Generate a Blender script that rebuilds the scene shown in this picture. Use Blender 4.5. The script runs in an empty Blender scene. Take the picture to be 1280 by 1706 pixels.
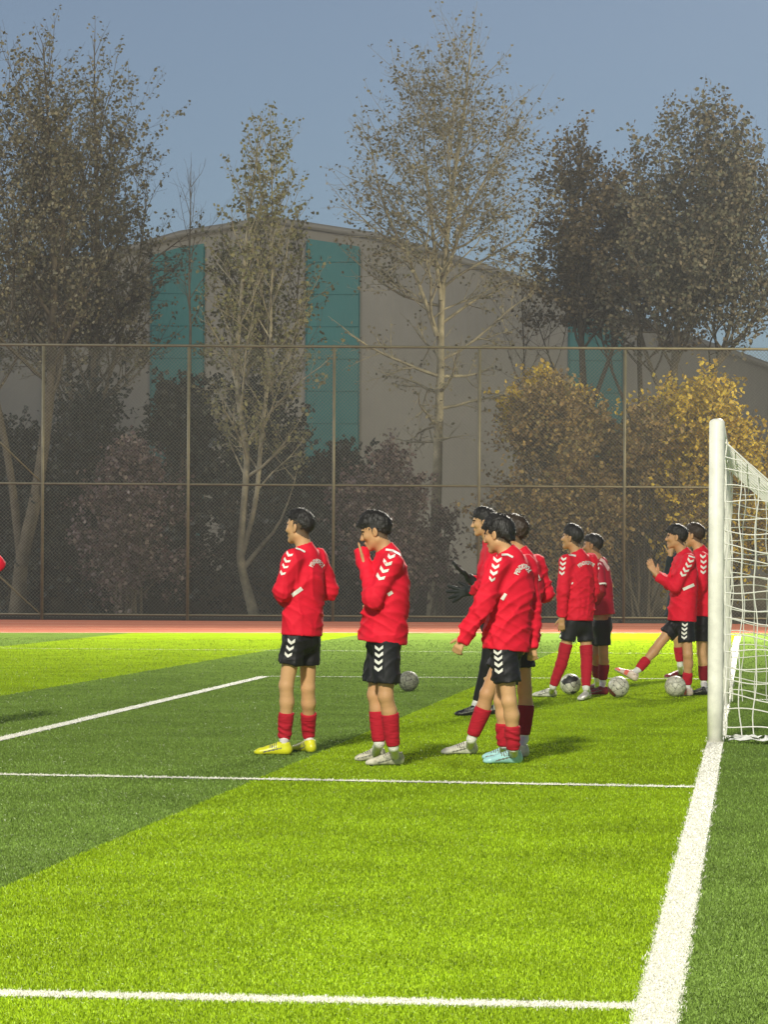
import bpy, math, random
import numpy as np
from mathutils import Vector, Matrix
from mathutils.bvhtree import BVHTree

random.seed(7)
rng = np.random.default_rng(7)
scene = bpy.context.scene
COL = scene.collection

# ------------------------------------------------------------------ camera
FPX, CU, CV, CAMH, ROLL = 5700.0, 640.0, 942.0, 1.35, 0.006
TH = math.atan((1255.0 - CU) / FPX)          # the goal line runs along +Y
RIGHT = Vector((math.cos(TH), math.sin(TH), 0))
FWD = Vector((-math.sin(TH), math.cos(TH), 0))
UP = Vector((0, 0, 1))
EYE = Vector((0, 0, CAMH))
cam = bpy.data.cameras.new("camera")
cam_ob = bpy.data.objects.new("camera", cam)
COL.objects.link(cam_ob)
cam_ob.location = EYE
cam_ob.rotation_euler = (Matrix.Rotation(TH, 3, 'Z') @ Matrix.Rotation(math.pi / 2, 3, 'X') @ Matrix.Rotation(ROLL, 3, 'Z')).to_euler()
cam.sensor_fit = 'VERTICAL'
cam.sensor_height = 36.0
cam.sensor_width = 27.0
cam.lens = FPX / 1706.0 * 36.0
cam.shift_y = (CV - 853.0) / 1706.0
cam.clip_start = 0.5
cam.clip_end = 3000.0
scene.camera = cam_ob

# ------------------------------------------------------------------ sky, lamps, exposure
world = bpy.data.worlds.new("World")
scene.world = world
world.use_nodes = True
wn = world.node_tree
bg = wn.nodes["Background"]
sky = wn.nodes.new("ShaderNodeTexSky")
sky.sky_type = 'NISHITA'
sky.sun_disc = False
sky.sun_elevation = math.radians(12)
sky.sun_rotation = math.radians(200)
sky.altitude = 100.0
sky.air_density = 1.0
sky.dust_density = 0.5
sky.ozone_density = 6.0
SKY_STRENGTH = 0.072
hsv = wn.nodes.new("ShaderNodeHueSaturation")        # thin evening overcast: a greyer blue
hsv.inputs["Saturation"].default_value = 0.64
wn.links.new(sky.outputs[0], hsv.inputs["Color"])
wn.links.new(hsv.outputs[0], bg.inputs[0])
bg.inputs[1].default_value = SKY_STRENGTH

def floodlight(name, loc, target, power, color, angle, radius=0.9):
    l = bpy.data.lights.new(name, 'SPOT')
    l.energy = power
    l.color = color
    l.spot_size = math.radians(angle)
    l.spot_blend = 0.6
    l.shadow_soft_size = radius
    o = bpy.data.objects.new(name, l)
    COL.objects.link(o)
    o.location = loc
    o.rotation_euler = (Vector(target) - Vector(loc)).to_track_quat('-Z', 'Y').to_euler()
    return o

# the pitch is lit at dusk by a floodlight on each touchline, both outside the picture
floodlight("floodlight_near", (-5.5, -14, 24), (-4, 34, 0), 98000, (1.0, 0.96, 0.82), 112, 1.8)
floodlight("floodlight_far", (5.0, 73, 21), (-4, 30, 0), 112000, (1.0, 0.95, 0.80), 140, 1.8)

floodlight("tree_fill_lamp", (-46, 69, 22), (-8, 78, 0), 50000, (1.0, 0.97, 0.90), 130, 1.8)  # unseen lamp added to brighten the trees and the hall
floodlight("shrub_fill_lamp", (27, 68, 19), (-1, 86, 3), 85000, (1.0, 0.88, 0.60), 75, 1.5)  # unseen warm lamp added to brighten the yellow shrubs

vs = scene.view_settings
vs.view_transform = 'Standard'
vs.look = 'None'
vs.exposure = 0.0
vs.gamma = 1.0
scene.cycles.max_bounces = 5
scene.cycles.diffuse_bounces = 3
scene.cycles.glossy_bounces = 2
scene.cycles.transmission_bounces = 2
scene.cycles.volume_bounces = 0
scene.cycles.transparent_max_bounces = 4
scene.cycles.caustics_reflective = False
scene.cycles.caustics_refractive = False
scene.cycles.use_denoising = True

# ------------------------------------------------------------------ measuring helpers
def P(u, v, d):
    """point seen at photo pixel (u, v), d metres away along the view axis"""
    v0 = v - ROLL * (u - CU)
    u0 = u + ROLL * (v - CV)
    return EYE + FWD * d + RIGHT * ((u0 - CU) / FPX * d) + UP * ((CV - v0) / FPX * d)

def gdepth(u, v):
    return CAMH * FPX / (v - ROLL * (u - CU) - CV)

def G(u, v):
    p = P(u, v, gdepth(u, v))
    p.z = 0.0
    return p

def to_px(p):
    q = p - EYE
    d = q.dot(FWD)
    u0 = q.dot(RIGHT) / d * FPX + CU
    v0 = CV - q.z / d * FPX
    return u0 - ROLL * (v0 - CV), v0 + ROLL * (u0 - CU)

# ------------------------------------------------------------------ object helpers
def tag(o, label=None, cat=None, group=None, kind=None):
    if label: o["label"] = label
    if cat: o["category"] = cat
    if group: o["group"] = group
    if kind: o["kind"] = kind
    return o

def empty(name, loc, label=None, cat=None, group=None):
    o = bpy.data.objects.new(name, None)
    COL.objects.link(o)
    o.location = loc
    o.empty_display_size = 0.2
    return tag(o, label, cat, group)

def link_mesh(name, me, mats, parent=None, smooth=True):
    if not isinstance(mats, (list, tuple)): mats = [mats]
    for m in mats: me.materials.append(m)
    if smooth and len(me.polygons):
        me.polygons.foreach_set("use_smooth", np.ones(len(me.polygons), dtype=bool))
    o = bpy.data.objects.new(name, me)
    COL.objects.link(o)
    if parent is not None:
        o.parent = parent
    return o

def np_mesh(name, V, F, mi=None):
    """V (n,3); F (m,k) with k = 3 or 4, or a list of such arrays"""
    if not isinstance(F, list): F = [F]
    F = [f for f in F if len(f)]
    me = bpy.data.meshes.new(name)
    V = np.asarray(V, dtype=np.float32)
    me.vertices.add(len(V))
    me.vertices.foreach_set("co", V.ravel())
    loops = np.concatenate([np.asarray(f, dtype=np.int32).ravel() for f in F]) if F else np.zeros(0, np.int32)
    sizes = np.concatenate([np.full(len(f), f.shape[1], dtype=np.int32) for f in F]) if F else np.zeros(0, np.int32)
    starts = np.concatenate([[0], np.cumsum(sizes)[:-1]]).astype(np.int32) if len(sizes) else sizes
    me.loops.add(len(loops))
    me.loops.foreach_set("vertex_index", loops)
    me.polygons.add(len(sizes))
    me.polygons.foreach_set("loop_start", starts)
    me.polygons.foreach_set("loop_total", sizes)
    if mi is not None:
        me.polygons.foreach_set("material_index", np.asarray(mi, dtype=np.int32))
    me.update(calc_edges=True)
    return me

class MB:
    """collects simple shapes into one mesh"""
    def __init__(s): s.v, s.q, s.t, s.n = [], [], [], 0
    def add(s, V, Q=(), T=()):
        V = np.asarray(V, dtype=float)
        s.v.append(V)
        if len(Q): s.q.append(np.asarray(Q, dtype=int) + s.n)
        if len(T): s.t.append(np.asarray(T, dtype=int) + s.n)
        s.n += len(V)
    def box(s, c, size, rot=None):
        h = np.array(size) / 2.0
        V = np.array([[x, y, z] for x in (-1, 1) for y in (-1, 1) for z in (-1, 1)]) * h
        if rot is not None: V = V @ np.array(rot).T
        s.add(V + np.array(c), [[0, 1, 3, 2], [4, 6, 7, 5], [0, 4, 5, 1], [2, 3, 7, 6], [0, 2, 6, 4], [1, 5, 7, 3]])
    def tube(s, pts, rad, sides=8, cap=True):
        pts = np.asarray(pts, dtype=float)
        n = len(pts)
        rad = np.broadcast_to(np.asarray(rad, dtype=float), (n,))
        t = np.gradient(pts, axis=0)
        t /= np.linalg.norm(t, axis=1)[:, None] + 1e-9
        ref = np.array([0, 0, 1.0]) if abs(t[0][2]) < 0.9 else np.array([1.0, 0, 0])
        a = np.cross(t, ref); a /= np.linalg.norm(a, axis=1)[:, None] + 1e-9
        b = np.cross(t, a)
        ang = np.arange(sides) * 2 * np.pi / sides
        V = pts[:, None, :] + rad[:, None, None] * (np.cos(ang)[None, :, None] * a[:, None, :] + np.sin(ang)[None, :, None] * b[:, None, :])
        i = np.arange(n - 1)[:, None] * sides
        j = np.arange(sides)[None, :]
        j2 = (j + 1) % sides
        Q = np.stack([i + j, i + j2, i + sides + j2, i + sides + j], axis=-1).reshape(-1, 4)
        V = V.reshape(-1, 3)
        T = []
        if cap:
            V = np.vstack([V, pts[:1], pts[-1:]])
            c0, c1, last = n * sides, n * sides + 1, (n - 1) * sides
            T = [[c0, (k + 1) % sides, k] for k in range(sides)] + [[c1, last + k, last + (k + 1) % sides] for k in range(sides)]
        s.add(V, Q, T)
    def prism(s, poly, y0, y1):
        """polygon of (x, z) extruded from y0 to y1"""
        n = len(poly)
        V = [(x, y0, z) for x, z in poly] + [(x, y1, z) for x, z in poly]
        Q = [[k, (k + 1) % n, n + (k + 1) % n, n + k] for k in range(n)]
        s.add(V, Q)
        return n
    def build(s, name, mats, parent=None, smooth=False, origin=None):
        V = np.vstack(s.v)
        if origin is not None: V = V - np.array(origin)
        F = []
        if s.q: F.append(np.vstack(s.q))
        if s.t: F.append(np.vstack(s.t))
        return link_mesh(name, np_mesh(name, V, F), mats, parent, smooth)

# ------------------------------------------------------------------ materials
def mat(name, color, rough=0.6, spec=0.4, bump=0.0, bscale=40.0, var=0.0, vscale=6.0, island=None, metallic=0.0, sheen=0.0, stretch=None, transl=0.0):
    m = bpy.data.materials.new(name)
    m.use_nodes = True
    nt = m.node_tree
    N, L = nt.nodes, nt.links
    b = N["Principled BSDF"]
    b.inputs["Base Color"].default_value = (*color, 1)
    b.inputs["Roughness"].default_value = rough
    b.inputs["Specular IOR Level"].default_value = spec
    b.inputs["Metallic"].default_value = metallic
    if sheen:
        b.inputs["Sheen Weight"].default_value = sheen
    geo = N.new("ShaderNodeNewGeometry")
    src = None
    if island:
        r = N.new("ShaderNodeValToRGB")
        els = r.color_ramp.elements
        while len(els) < len(island): els.new(0.5)
        for k, c in enumerate(island):
            els[k].position = k / max(1, len(island) - 1)
            els[k].color = (*c, 1)
        L.new(geo.outputs["Random Per Island"], r.inputs[0])
        src = r.outputs[0]
    if var > 0:
        no = N.new("ShaderNodeTexNoise")
        no.inputs["Scale"].default_value = vscale
        no.inputs["Detail"].default_value = 6
        no.inputs["Roughness"].default_value = 0.6
        L.new(geo.outputs["Position"], no.inputs["Vector"])
        mr = N.new("ShaderNodeMapRange")
        mr.inputs[1].default_value = 0.3; mr.inputs[2].default_value = 0.7
        mr.inputs[3].default_value = 1 - var; mr.inputs[4].default_value = 1 + var
        L.new(no.outputs[0], mr.inputs[0])
        mx = N.new("ShaderNodeVectorMath"); mx.operation = 'SCALE'
        if src is not None: L.new(src, mx.inputs[0])
        else: mx.inputs[0].default_value = color
        L.new(mr.outputs[0], mx.inputs[3])
        src = mx.outputs[0]
    if src is not None: L.new(src, b.inputs["Base Color"])
    if bump > 0:
        nb = N.new("ShaderNodeTexNoise")
        nb.inputs["Scale"].default_value = bscale
        nb.inputs["Detail"].default_value = 4
        if stretch:
            mp = N.new("ShaderNodeMapping"); mp.inputs["Scale"].default_value = stretch
            L.new(geo.outputs["Position"], mp.inputs[0]); L.new(mp.outputs[0], nb.inputs["Vector"])
        else:
            L.new(geo.outputs["Position"], nb.inputs["Vector"])
        bp = N.new("ShaderNodeBump")
        bp.inputs["Strength"].default_value = bump
        bp.inputs["Distance"].default_value = 0.02
        L.new(nb.outputs[0], bp.inputs["Height"])
        L.new(bp.outputs[0], b.inputs["Normal"])
    if transl > 0:
        out = N["Material Output"]
        tr = N.new("ShaderNodeBsdfTranslucent")
        ms = N.new("ShaderNodeMixShader"); ms.inputs[0].default_value = transl
        if src is not None: L.new(src, tr.inputs[0])
        else: tr.inputs[0].default_value = (*color, 1)
        L.new(b.outputs[0], ms.inputs[1]); L.new(tr.outputs[0], ms.inputs[2]); L.new(ms.outputs[0], out.inputs[0])
    return m

TURF_LIGHT = (0.250, 0.372, 0.010)
TURF_DARK = (0.150, 0.235, 0.042)
def turf_material(name, blades):
    m = bpy.data.materials.new(name)
    m.use_nodes = True
    nt = m.node_tree; N, L = nt.nodes, nt.links
    b = N["Principled BSDF"]
    geo = N.new("ShaderNodeNewGeometry")
    sep = N.new("ShaderNodeSeparateXYZ"); L.new(geo.outputs["Position"], sep.inputs[0])
    def mth(op, a, c=None):
        n = N.new("ShaderNodeMath"); n.operation = op
        for k, x in enumerate((a, c)):
            if x is None: continue
            if isinstance(x, (int, float)): n.inputs[k].default_value = x
            else: L.new(x, n.inputs[k])
        return n.outputs[0]
    x = sep.outputs[0]
    k = mth('FLOOR', mth('DIVIDE', mth('ADD', x, 3.1), 4.5))
    light = mth('COMPARE', mth('PINGPONG', k, 1.0), 0.0)     # alternate strips of the two yarn colours
    N_c = light.node; N_c.inputs[2].default_value = 0.1
    inside = mth('LESS_THAN', x, -0.28)
    fac = mth('MULTIPLY', light, inside)
    mix = N.new("ShaderNodeMix"); mix.data_type = 'RGBA'
    mix.inputs[6].default_value = (*TURF_DARK, 1); mix.inputs[7].default_value = (*TURF_LIGHT, 1)
    L.new(fac, mix.inputs[0])
    no = N.new("ShaderNodeTexNoise"); no.inputs["Scale"].default_value = 1.1; no.inputs["Detail"].default_value = 7; no.inputs["Roughness"].default_value = 0.65
    L.new(geo.outputs["Position"], no.inputs["Vector"])
    mr = N.new("ShaderNodeMapRange"); mr.inputs[1].default_value = 0.3; mr.inputs[2].default_value = 0.7
    mr.inputs[3].default_value = 0.78; mr.inputs[4].default_value = 1.18
    L.new(no.outputs[0], mr.inputs[0])
    sc = N.new("ShaderNodeVectorMath"); sc.operation = 'SCALE'
    L.new(mix.outputs[2], sc.inputs[0])
    if blades:
        rr = N.new("ShaderNodeMapRange"); rr.inputs[3].default_value = 0.6; rr.inputs[4].default_value = 1.5
        L.new(geo.outputs["Random Per Island"], rr.inputs[0])
        f = mth('MULTIPLY', mr.outputs[0], rr.outputs[0])
        b.inputs["Roughness"].default_value = 0.45
        b.inputs["Specular IOR Level"].default_value = 0.18
    else:
        n2 = N.new("ShaderNodeTexNoise"); n2.inputs["Scale"].default_value = 55; n2.inputs["Detail"].default_value = 3
        L.new(geo.outputs["Position"], n2.inputs["Vector"])
        m2 = N.new("ShaderNodeMapRange"); m2.inputs[1].default_value = 0.3; m2.inputs[2].default_value = 0.7
        m2.inputs[3].default_value = 0.55; m2.inputs[4].default_value = 1.25
        L.new(n2.outputs[0], m2.inputs[0])
        f = mth('MULTIPLY', mr.outputs[0], m2.outputs[0])
        bp = N.new("ShaderNodeBump"); bp.inputs["Strength"].default_value = 0.9; bp.inputs["Distance"].default_value = 0.02
        L.new(n2.outputs[0], bp.inputs["Height"]); L.new(bp.outputs[0], b.inputs["Normal"])
        b.inputs["Roughness"].default_value = 0.9
        b.inputs["Specular IOR Level"].default_value = 0.0
    L.new(f, sc.inputs[3])
    L.new(sc.outputs[0], b.inputs["Base Color"])
    return m

M = {}
M['turf'] = turf_material("turf_backing", False)
M['blades'] = turf_material("turf_yarn", True)
M['line'] = mat("line_paint", (0.78, 0.77, 0.68), 0.6, 0.3, var=0.12, vscale=20)
M['line_yarn'] = mat("white_yarn", (0.80, 0.79, 0.70), 0.5, 0.3, island=[(0.62, 0.61, 0.52), (0.86, 0.85, 0.76)])
M['track'] = mat("running_track_rubber", (0.37, 0.118, 0.068), 0.8, 0.3, var=0.15, vscale=3, bump=0.3, bscale=80)
M['soil'] = mat("soil", (0.07, 0.06, 0.045), 0.95, 0.1, var=0.3, vscale=2, bump=0.5, bscale=10)
M['concrete'] = mat("old_concrete", (0.085, 0.076, 0.060), 0.9, 0.2, var=0.3, vscale=1.2, bump=0.4, bscale=12)
M['galv'] = mat("fence_steel", (0.11, 0.10, 0.06), 0.55, 0.5, var=0.2, vscale=4, metallic=0.3)
M['wire'] = mat("fence_wire", (0.13, 0.135, 0.11), 0.6, 0.4)
M['dark_board'] = mat("dark_board", (0.035, 0.04, 0.035), 0.8, 0.3)
M['goal_paint'] = mat("goal_white_paint", (0.86, 0.85, 0.75), 0.45, 0.4, var=0.15, vscale=7, bump=0.08, bscale=15)
M['net'] = mat("net_cord", (0.84, 0.83, 0.76), 0.7, 0.2)
M['net_white'] = mat("net_hem", (0.80, 0.80, 0.76), 0.7, 0.2, var=0.1, vscale=30)
M['hall_wall'] = mat("hall_cladding", (0.172, 0.163, 0.143), 0.7, 0.3, var=0.10, vscale=0.5)
M['teal'] = mat("teal_cladding", (0.003, 0.105, 0.108), 0.55, 0.4, var=0.08, vscale=0.8)
M['roof'] = mat("hall_roof_sheet", (0.165, 0.158, 0.14), 0.6, 0.4)
M['bark_pale'] = mat("plane_bark", (0.20, 0.18, 0.125), 0.9, 0.2, var=0.45, vscale=3.5, bump=0.6, bscale=10)
M['bark_dark'] = mat("dark_bark", (0.075, 0.063, 0.044), 0.95, 0.2, var=0.3, vscale=4, bump=0.7, bscale=12)

# ================================================================== SETTING
def sheet(name, poly, z, m, parent=None):
    me = bpy.data.meshes.new(name)
    me.from_pydata([(x, y, z) for x, y in poly], [], [tuple(range(len(poly)))])
    o = link_mesh(name, me, m, parent, smooth=False)
    return tag(o, kind="structure")

FENCE_D = 82.0
TOUCH_Y = 68.2            # far edge of the turf
YF = FENCE_D / math.cos(TH) * 1.0
sheet("ground", [(-900, -300), (900, -300), (900, 1500), (-900, 1500)], -0.012, M['soil'])

def ry(u, d):            # ground points along a view-parallel depth
    p = P(u, CV, d); return p.x, p.y
# turf, track and fence run square to the goal line
e0 = G(0, 1054); e1 = G(1280, 1055)
slope = (e1.y - e0.y) / (e1.x - e0.x)
def along(p, x): return p.y + slope * (x - p.x)
sheet("pitch", [(-60, -20), (45, -20), (45, along(e0, 45)), (-60, along(e0, -60))], 0.0, M['turf'])
f0 = P(0, 1035, FENCE_D); f1 = P(1280, 1037, FENCE_D)
fs = (f1.y - f0.y) / (f1.x - f0.x)
fence_dir = Vector((f1.x - f0.x, f1.y - f0.y, 0)).normalized()
t0 = [(-60, along(e0, -60)), (45, along(e0, 45)), (45, f0.y + fs * (45 - f0.x) + 1.5), (-60, f0.y + fs * (-60 - f0.x) + 1.5)]
sheet("running_track", t0, -0.004, M['track'])
for k, t in enumerate((0.30, 0.52, 0.74)):
    a = along(e0, -60) * (1 - t) + (f0.y + fs * (-60 - f0.x)) * t
    b_ = along(e0, 45) * (1 - t) + (f0.y + fs * (45 - f0.x)) * t
    sheet("lane_line", [(-60, a), (45, b_), (45, b_ + 0.06), (-60, a + 0.06)], 0.001, M['line'])
a, b_ = along(e0, -60), along(e0, 45)
sheet("track_kerb", [(-60, a), (45, b_), (45, b_ + 0.10), (-60, a + 0.10)], 0.004, M['line'])

# ---- painted lines: each a strip of white yarn
def strip(p0, p1, w):
    p0 = Vector(p0).to_2d(); p1 = Vector(p1).to_2d()
    d = (p1 - p0).normalized(); n = Vector((-d.y, d.x)) * (w / 2)
    return [tuple(p0 - n), tuple(p1 - n), tuple(p1 + n), tuple(p0 + n)]
GX = -0.28
lines = []
def add_line(name, p0, p1, w): lines.append((name, strip(p0, p1, w)))
add_line("goal_line", (GX, 4, 0), (GX, 67.6, 0), 0.125)
q = G(1160, 1312); r_ = G(0, 1291); s_ = (r_.y - q.y) / (r_.x - q.x)
add_line("goal_area_line", (GX - 0.0635, q.y, 0), (-14.5, q.y + s_ * (-14.5 - q.x), 0), 0.11)
q = G(1062, 1680); r_ = G(0, 1658); s_ = (r_.y - q.y) / (r_.x - q.x)
add_line("penalty_area_line", (GX - 0.0635, q.y, 0), (-14.5, q.y + s_ * (-14.5 - q.x), 0), 0.11)
c0 = G(440, 1127.5); c1 = G(0, 1232); dd_ = (c1 - c0)
add_line("goal_area_line", c0, c0 + dd_ * 1.45, 0.12)
add_line("goal_area_line", (c0.x, c0.y + 0.06, 0), (GX - 0.0635, G(1205, 1132).y, 0), 0.07)
q = G(290, 1083)
add_line("penalty_area_line", (-16.8, q.y, 0), (GX - 0.0635, q.y + 0.4, 0), 0.05)
q = G(1250, 1166)
add_line("training_line", (0.02, q.y, 0), (6, q.y + 0.3, 0), 0.10)
for nm, poly in lines:
    sheet(nm, poly, 0.005, M['line'])

# ---- grass: real blades, as many per picture area near as far
def blades(n, umin, umax, vmin, vmax):
    u = rng.uniform(umin, umax, n); v = rng.uniform(vmin, vmax, n)
    d = CAMH * FPX / (v - CV)
    off = (u - CU) / FPX * d
    x = -math.sin(TH) * d + math.cos(TH) * off
    y = math.cos(TH) * d + math.sin(TH) * off
    return x, y, d
def blade_mesh(name, x, y, d, m, hmin=0.009, hmax=0.017):
    n = len(x)
    h = rng.uniform(hmin, hmax, n)
    w = np.clip(0.0009 * (1 + d / 16.0), 0.0009, 0.0045) * rng.uniform(0.8, 1.3, n)
    a = rng.uniform(0, 2 * np.pi, n); lean = rng.uniform(0.1, 0.9, n); la = rng.uniform(0, 2 * np.pi, n)
    wx, wy = np.cos(a) * w, np.sin(a) * w
    lx, ly = np.cos(la) * h * lean, np.sin(la) * h * lean
    z0 = np.full(n, 0.0)
    V = np.empty((n, 5, 3))
    V[:, 0] = np.stack([x - wx, y - wy, z0], 1); V[:, 1] = np.stack([x + wx, y + wy, z0], 1)
    V[:, 2] = np.stack([x + wx * .8 + lx * .4, y + wy * .8 + ly * .4, h * .6], 1)
    V[:, 3] = np.stack([x - wx * .8 + lx * .4, y - wy * .8 + ly * .4, h * .6], 1)
    V[:, 4] = np.stack([x + lx, y + ly, h * (1 - .35 * lean)], 1)
    i = np.arange(n)[:, None] * 5
    Q = i + np.array([[0, 1, 2, 3]]); T = i + np.array([[3, 2, 4]])
    o = link_mesh(name, np_mesh(name, V.reshape(-1, 3), [Q, T]), m, smooth=False)
    return o
def in_poly(poly, x, y, grow=0.0):
    p = np.array(poly)
    c = p.mean(0)
    res = np.ones(len(x), bool)
    for k in range(4):
        a, b = p[k], p[(k + 1) % 4]
        e = b - a; nrm = np.array([e[1], -e[0]]) / (np.linalg.norm(e) + 1e-9)
        if (c - a) @ nrm > 0: nrm = -nrm
        res &= ((x - a[0]) * nrm[0] + (y - a[1]) * nrm[1]) < grow
    return res
NB = 700000
bx, by, bd = blades(NB, -260, 1540, 1066, 1830)
jit = rng.normal(0, 0.008, NB)
white = np.zeros(NB, bool)
wid = np.full(NB, -1)
for k, (nm, poly) in enumerate(lines):
    msk = in_poly(poly, bx, by, jit)
    wid[msk] = k; white |= msk
blade_mesh("grass", bx[~white], by[~white], bd[~white], M['blades']).__setitem__("kind", "stuff")
# extra white yarn so that the lines read as dense as the turf round them
for k, (nm, poly) in enumerate(lines):
    sel = wid == k
    xx, yy, dd2 = bx[sel], by[sel], bd[sel]
    if len(xx) < 5: continue
    rep = 2
    xx = np.concatenate([xx] + [xx + rng.normal(0, .006, len(xx)) for _ in range(rep)])
    yy = np.concatenate([yy] + [yy + rng.normal(0, .02, len(yy)) for _ in range(rep)])
    dd2 = np.concatenate([dd2] * (rep + 1))
    o = blade_mesh("line_yarn", xx, yy, dd2, M['line_yarn'], 0.010, 0.019)
    o["kind"] = "structure"

# ---- chain-link fence
def FP(u, v):             # a point of the fence plane seen at pixel
    v0 = v - ROLL * (u - CU); u0 = u + ROLL * (v - CV)
    ray = FWD + RIGHT * ((u0 - CU) / FPX) + UP * ((CV - v0) / FPX)
    n = Vector((-fence_dir.y, fence_dir.x, 0))
    t = (f0 - EYE).dot(n) / ray.dot(n)
    return EYE + ray * t
base = FP(640, 1036); base.z = 0
fence = empty("chain_link_fence", base, "tall chain-link fence of steel posts and rails along the far side of the running track", "fence")
def fl(p): return np.array(p - base)
zt, zm = FP(640, 578).z, FP(640, 809).z
def fxy(u): 
    p = FP(u, 900); p.z = 0; return p
us = [70 + 242.6 * k for k in range(-4, 9)]
for u in us:
    p = fxy(u)
    mb = MB(); mb.tube([fl(p), fl(p + UP * (zt - 0.03))], 0.038, 10); mb.build("post", M['galv'], fence, True)
pL, pR = fxy(us[0]), fxy(us[-1])
for z, r in ((zt, 0.033), (zm, 0.028), (0.13, 0.024)):
    mb = MB(); mb.tube([fl(pL + UP * z), fl(pR + UP * z)], r, 8); mb.build("rail", M['galv'], fence, True)
mb = MB()
L_ = (pR - pL).length
nrm = Vector((-fence_dir.y, fence_dir.x, 0))
ang = math.atan2(fence_dir.y, fence_dir.x)
mb.box(fl(pL + fence_dir * (L_ / 2) + UP * 0.05 + nrm * 0.05), (L_, 0.04, 0.20), Matrix.Rotation(ang, 3, 'Z'))
mb.build("kick_board", M['dark_board'], fence)
ub = us[4]
for (za, zb) in ((zt, zm), (zm, 0.1)):
    mb = MB(); mb.tube([fl(fxy(us[3]) + UP * za), fl(fxy(ub) + UP * zb)], 0.02, 8); mb.build("brace", M['galv'], fence, True)
# the woven wires: every wire a thin straight strand from edge to edge
mb = MB()
pitch = 0.088; H_ = zt - 0.06
wl0, wl1 = 5.0, L_ - 5.0
for sgn, off in ((1, 0.006), (-1, -0.006)):
    s0 = wl0 - H_ if sgn > 0 else wl0
    s = s0
    end = wl1 if sgn > 0 else wl1 + H_
    while s < end:
        a, b2 = (s, s + sgn * H_)
        za, zb = 0.06, 0.06 + H_
        if sgn > 0:
            if a < wl0: za += wl0 - a; a = wl0
            if b2 > wl1: zb -= b2 - wl1; b2 = wl1
        else:
            if a > wl1: za += a - wl1; a = wl1
            if b2 < wl0: zb -= wl0 - b2; b2 = wl0
        if zb > za + 0.05:
            mb.tube([fl(pL + fence_dir * a + UP * za + nrm * off), fl(pL + fence_dir * b2 + UP * zb + nrm * off)], 0.0035, 3, False)
        s += pitch
mb.build("wire_mesh", M['wire'], fence)

# ---- concrete wall behind the fence
wb = P(640, 1000, 92.0); wb.z = 0
wall = MB()
wh = P(640, 955, 91.0).z
wall.box((0, 0, wh / 2), (70, 0.25, wh), Matrix.Rotation(ang, 3, 'Z'))
wo = wall.build("concrete_wall", M['concrete'])
wo.location = wb
tag(wo, "low weathered concrete wall running behind the trees and the fence", "wall")

# ---- the hall
HD = 122.0
prof = [(-330, 590), (-150, 530), (50, 470), (180, 430), (300, 396), (450, 372), (620, 398), (720, 424), (860, 468), (950, 503), (1100, 553), (1240, 600), (1480, 690)]
hb = P(450, 942, HD); hb.z = 0
hall = empty("sports_hall", hb, "big beige sports hall with a low gabled roof and teal vertical panels", "building")
hall.rotation_euler = (0, 0, TH)
def hx(u, v): 
    p = P(u, v, HD) - hb
    return p.dot(RIGHT), P(u, v, HD).z
pr = [hx(u, v) for u, v in prof]
mb = MB()
# front cladding: vertical ribs following the roof line
xs0, xs1 = pr[0][0], pr[-1][0]
xs = np.arange(xs0, xs1, 0.1)
def roofz(x): return float(np.interp(x, [a for a, b in pr], [b for a, b in pr]))
V, Q = [], []
prevtop = None
for k, x in enumerate(xs):
    y = -0.02 if k % 3 == 0 else 0.0
    V += [(x, y, 0), (x, y, roofz(x))]
for k in range(len(xs) - 1): Q.append([2 * k, 2 * k + 2, 2 * k + 3, 2 * k + 1])
mb.add(V, Q)
n = len(pr)
mb.add([(pr[0][0], 0, 0), (pr[0][0], 45, 0), (pr[0][0], 45, pr[0][1]), (pr[0][0], 0, pr[0][1])], [[0, 1, 2, 3]])
mb.add([(pr[-1][0], 0, 0), (pr[-1][0], 45, 0), (pr[-1][0], 45, pr[-1][1]), (pr[-1][0], 0, pr[-1][1])], [[3, 2, 1, 0]])
mb.build("wall", M['hall_wall'], hall)
mb = MB()
top = [(x, z + 0.22) for x, z in pr]; bot = [(x, z + 0.005) for x, z in pr]
V = [(x, -0.35, z) for x, z in top] + [(x, 45.3, z) for x, z in top] + [(x, -0.35, z) for x, z in bot] + [(x, 45.3, z) for x, z in bot]
Q = []
for k in range(n - 1):
    Q += [[k, k + 1, n + k + 1, n + k], [2 * n + k, 3 * n + k, 3 * n + k + 1, 2 * n + k + 1], [k, 2 * n + k, 2 * n + k + 1, k + 1]]
mb.add(V, Q)
mb.build("roof", M['roof'], hall)
for (ua, ubb) in ((251, 338), (510, 597), (948, 1036)):
    mb = MB()
    xa, xb = hx(ua, 700)[0], hx(ubb, 700)[0]
    xx = np.linspace(xa, xb, 25)
    zlo = 2.2
    V, Q = [], []
    nz = 6
    for k, x in enumerate(xx):
        y = -0.09 if k % 2 else -0.06
        zt_ = roofz(x) - 0.35
        V += [(x, y, zlo), (x, y, zt_)]
    for k in range(24): Q.append([2 * k, 2 * k + 2, 2 * k + 3, 2 * k + 1])
    mb.add(V, Q)
    for z in np.arange(zlo + 1.9, roofz(xa) - 0.6, 1.15):
        mb.box(((xa + xb) / 2, -0.095, z), (xb - xa, 0.02, 0.035))
    # closing edges of the panel
    mb.box((xa - 0.02, -0.05, (zlo + roofz(xa)) / 2 - 0.2), (0.035, 0.1, roofz(xa) - zlo - 0.5))
    mb.box((xb + 0.02, -0.05, (zlo + roofz(xb)) / 2 - 0.2), (0.035, 0.1, roofz(xb) - zlo - 0.5))
    mb.build("panel", M['teal'], hall)

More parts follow.
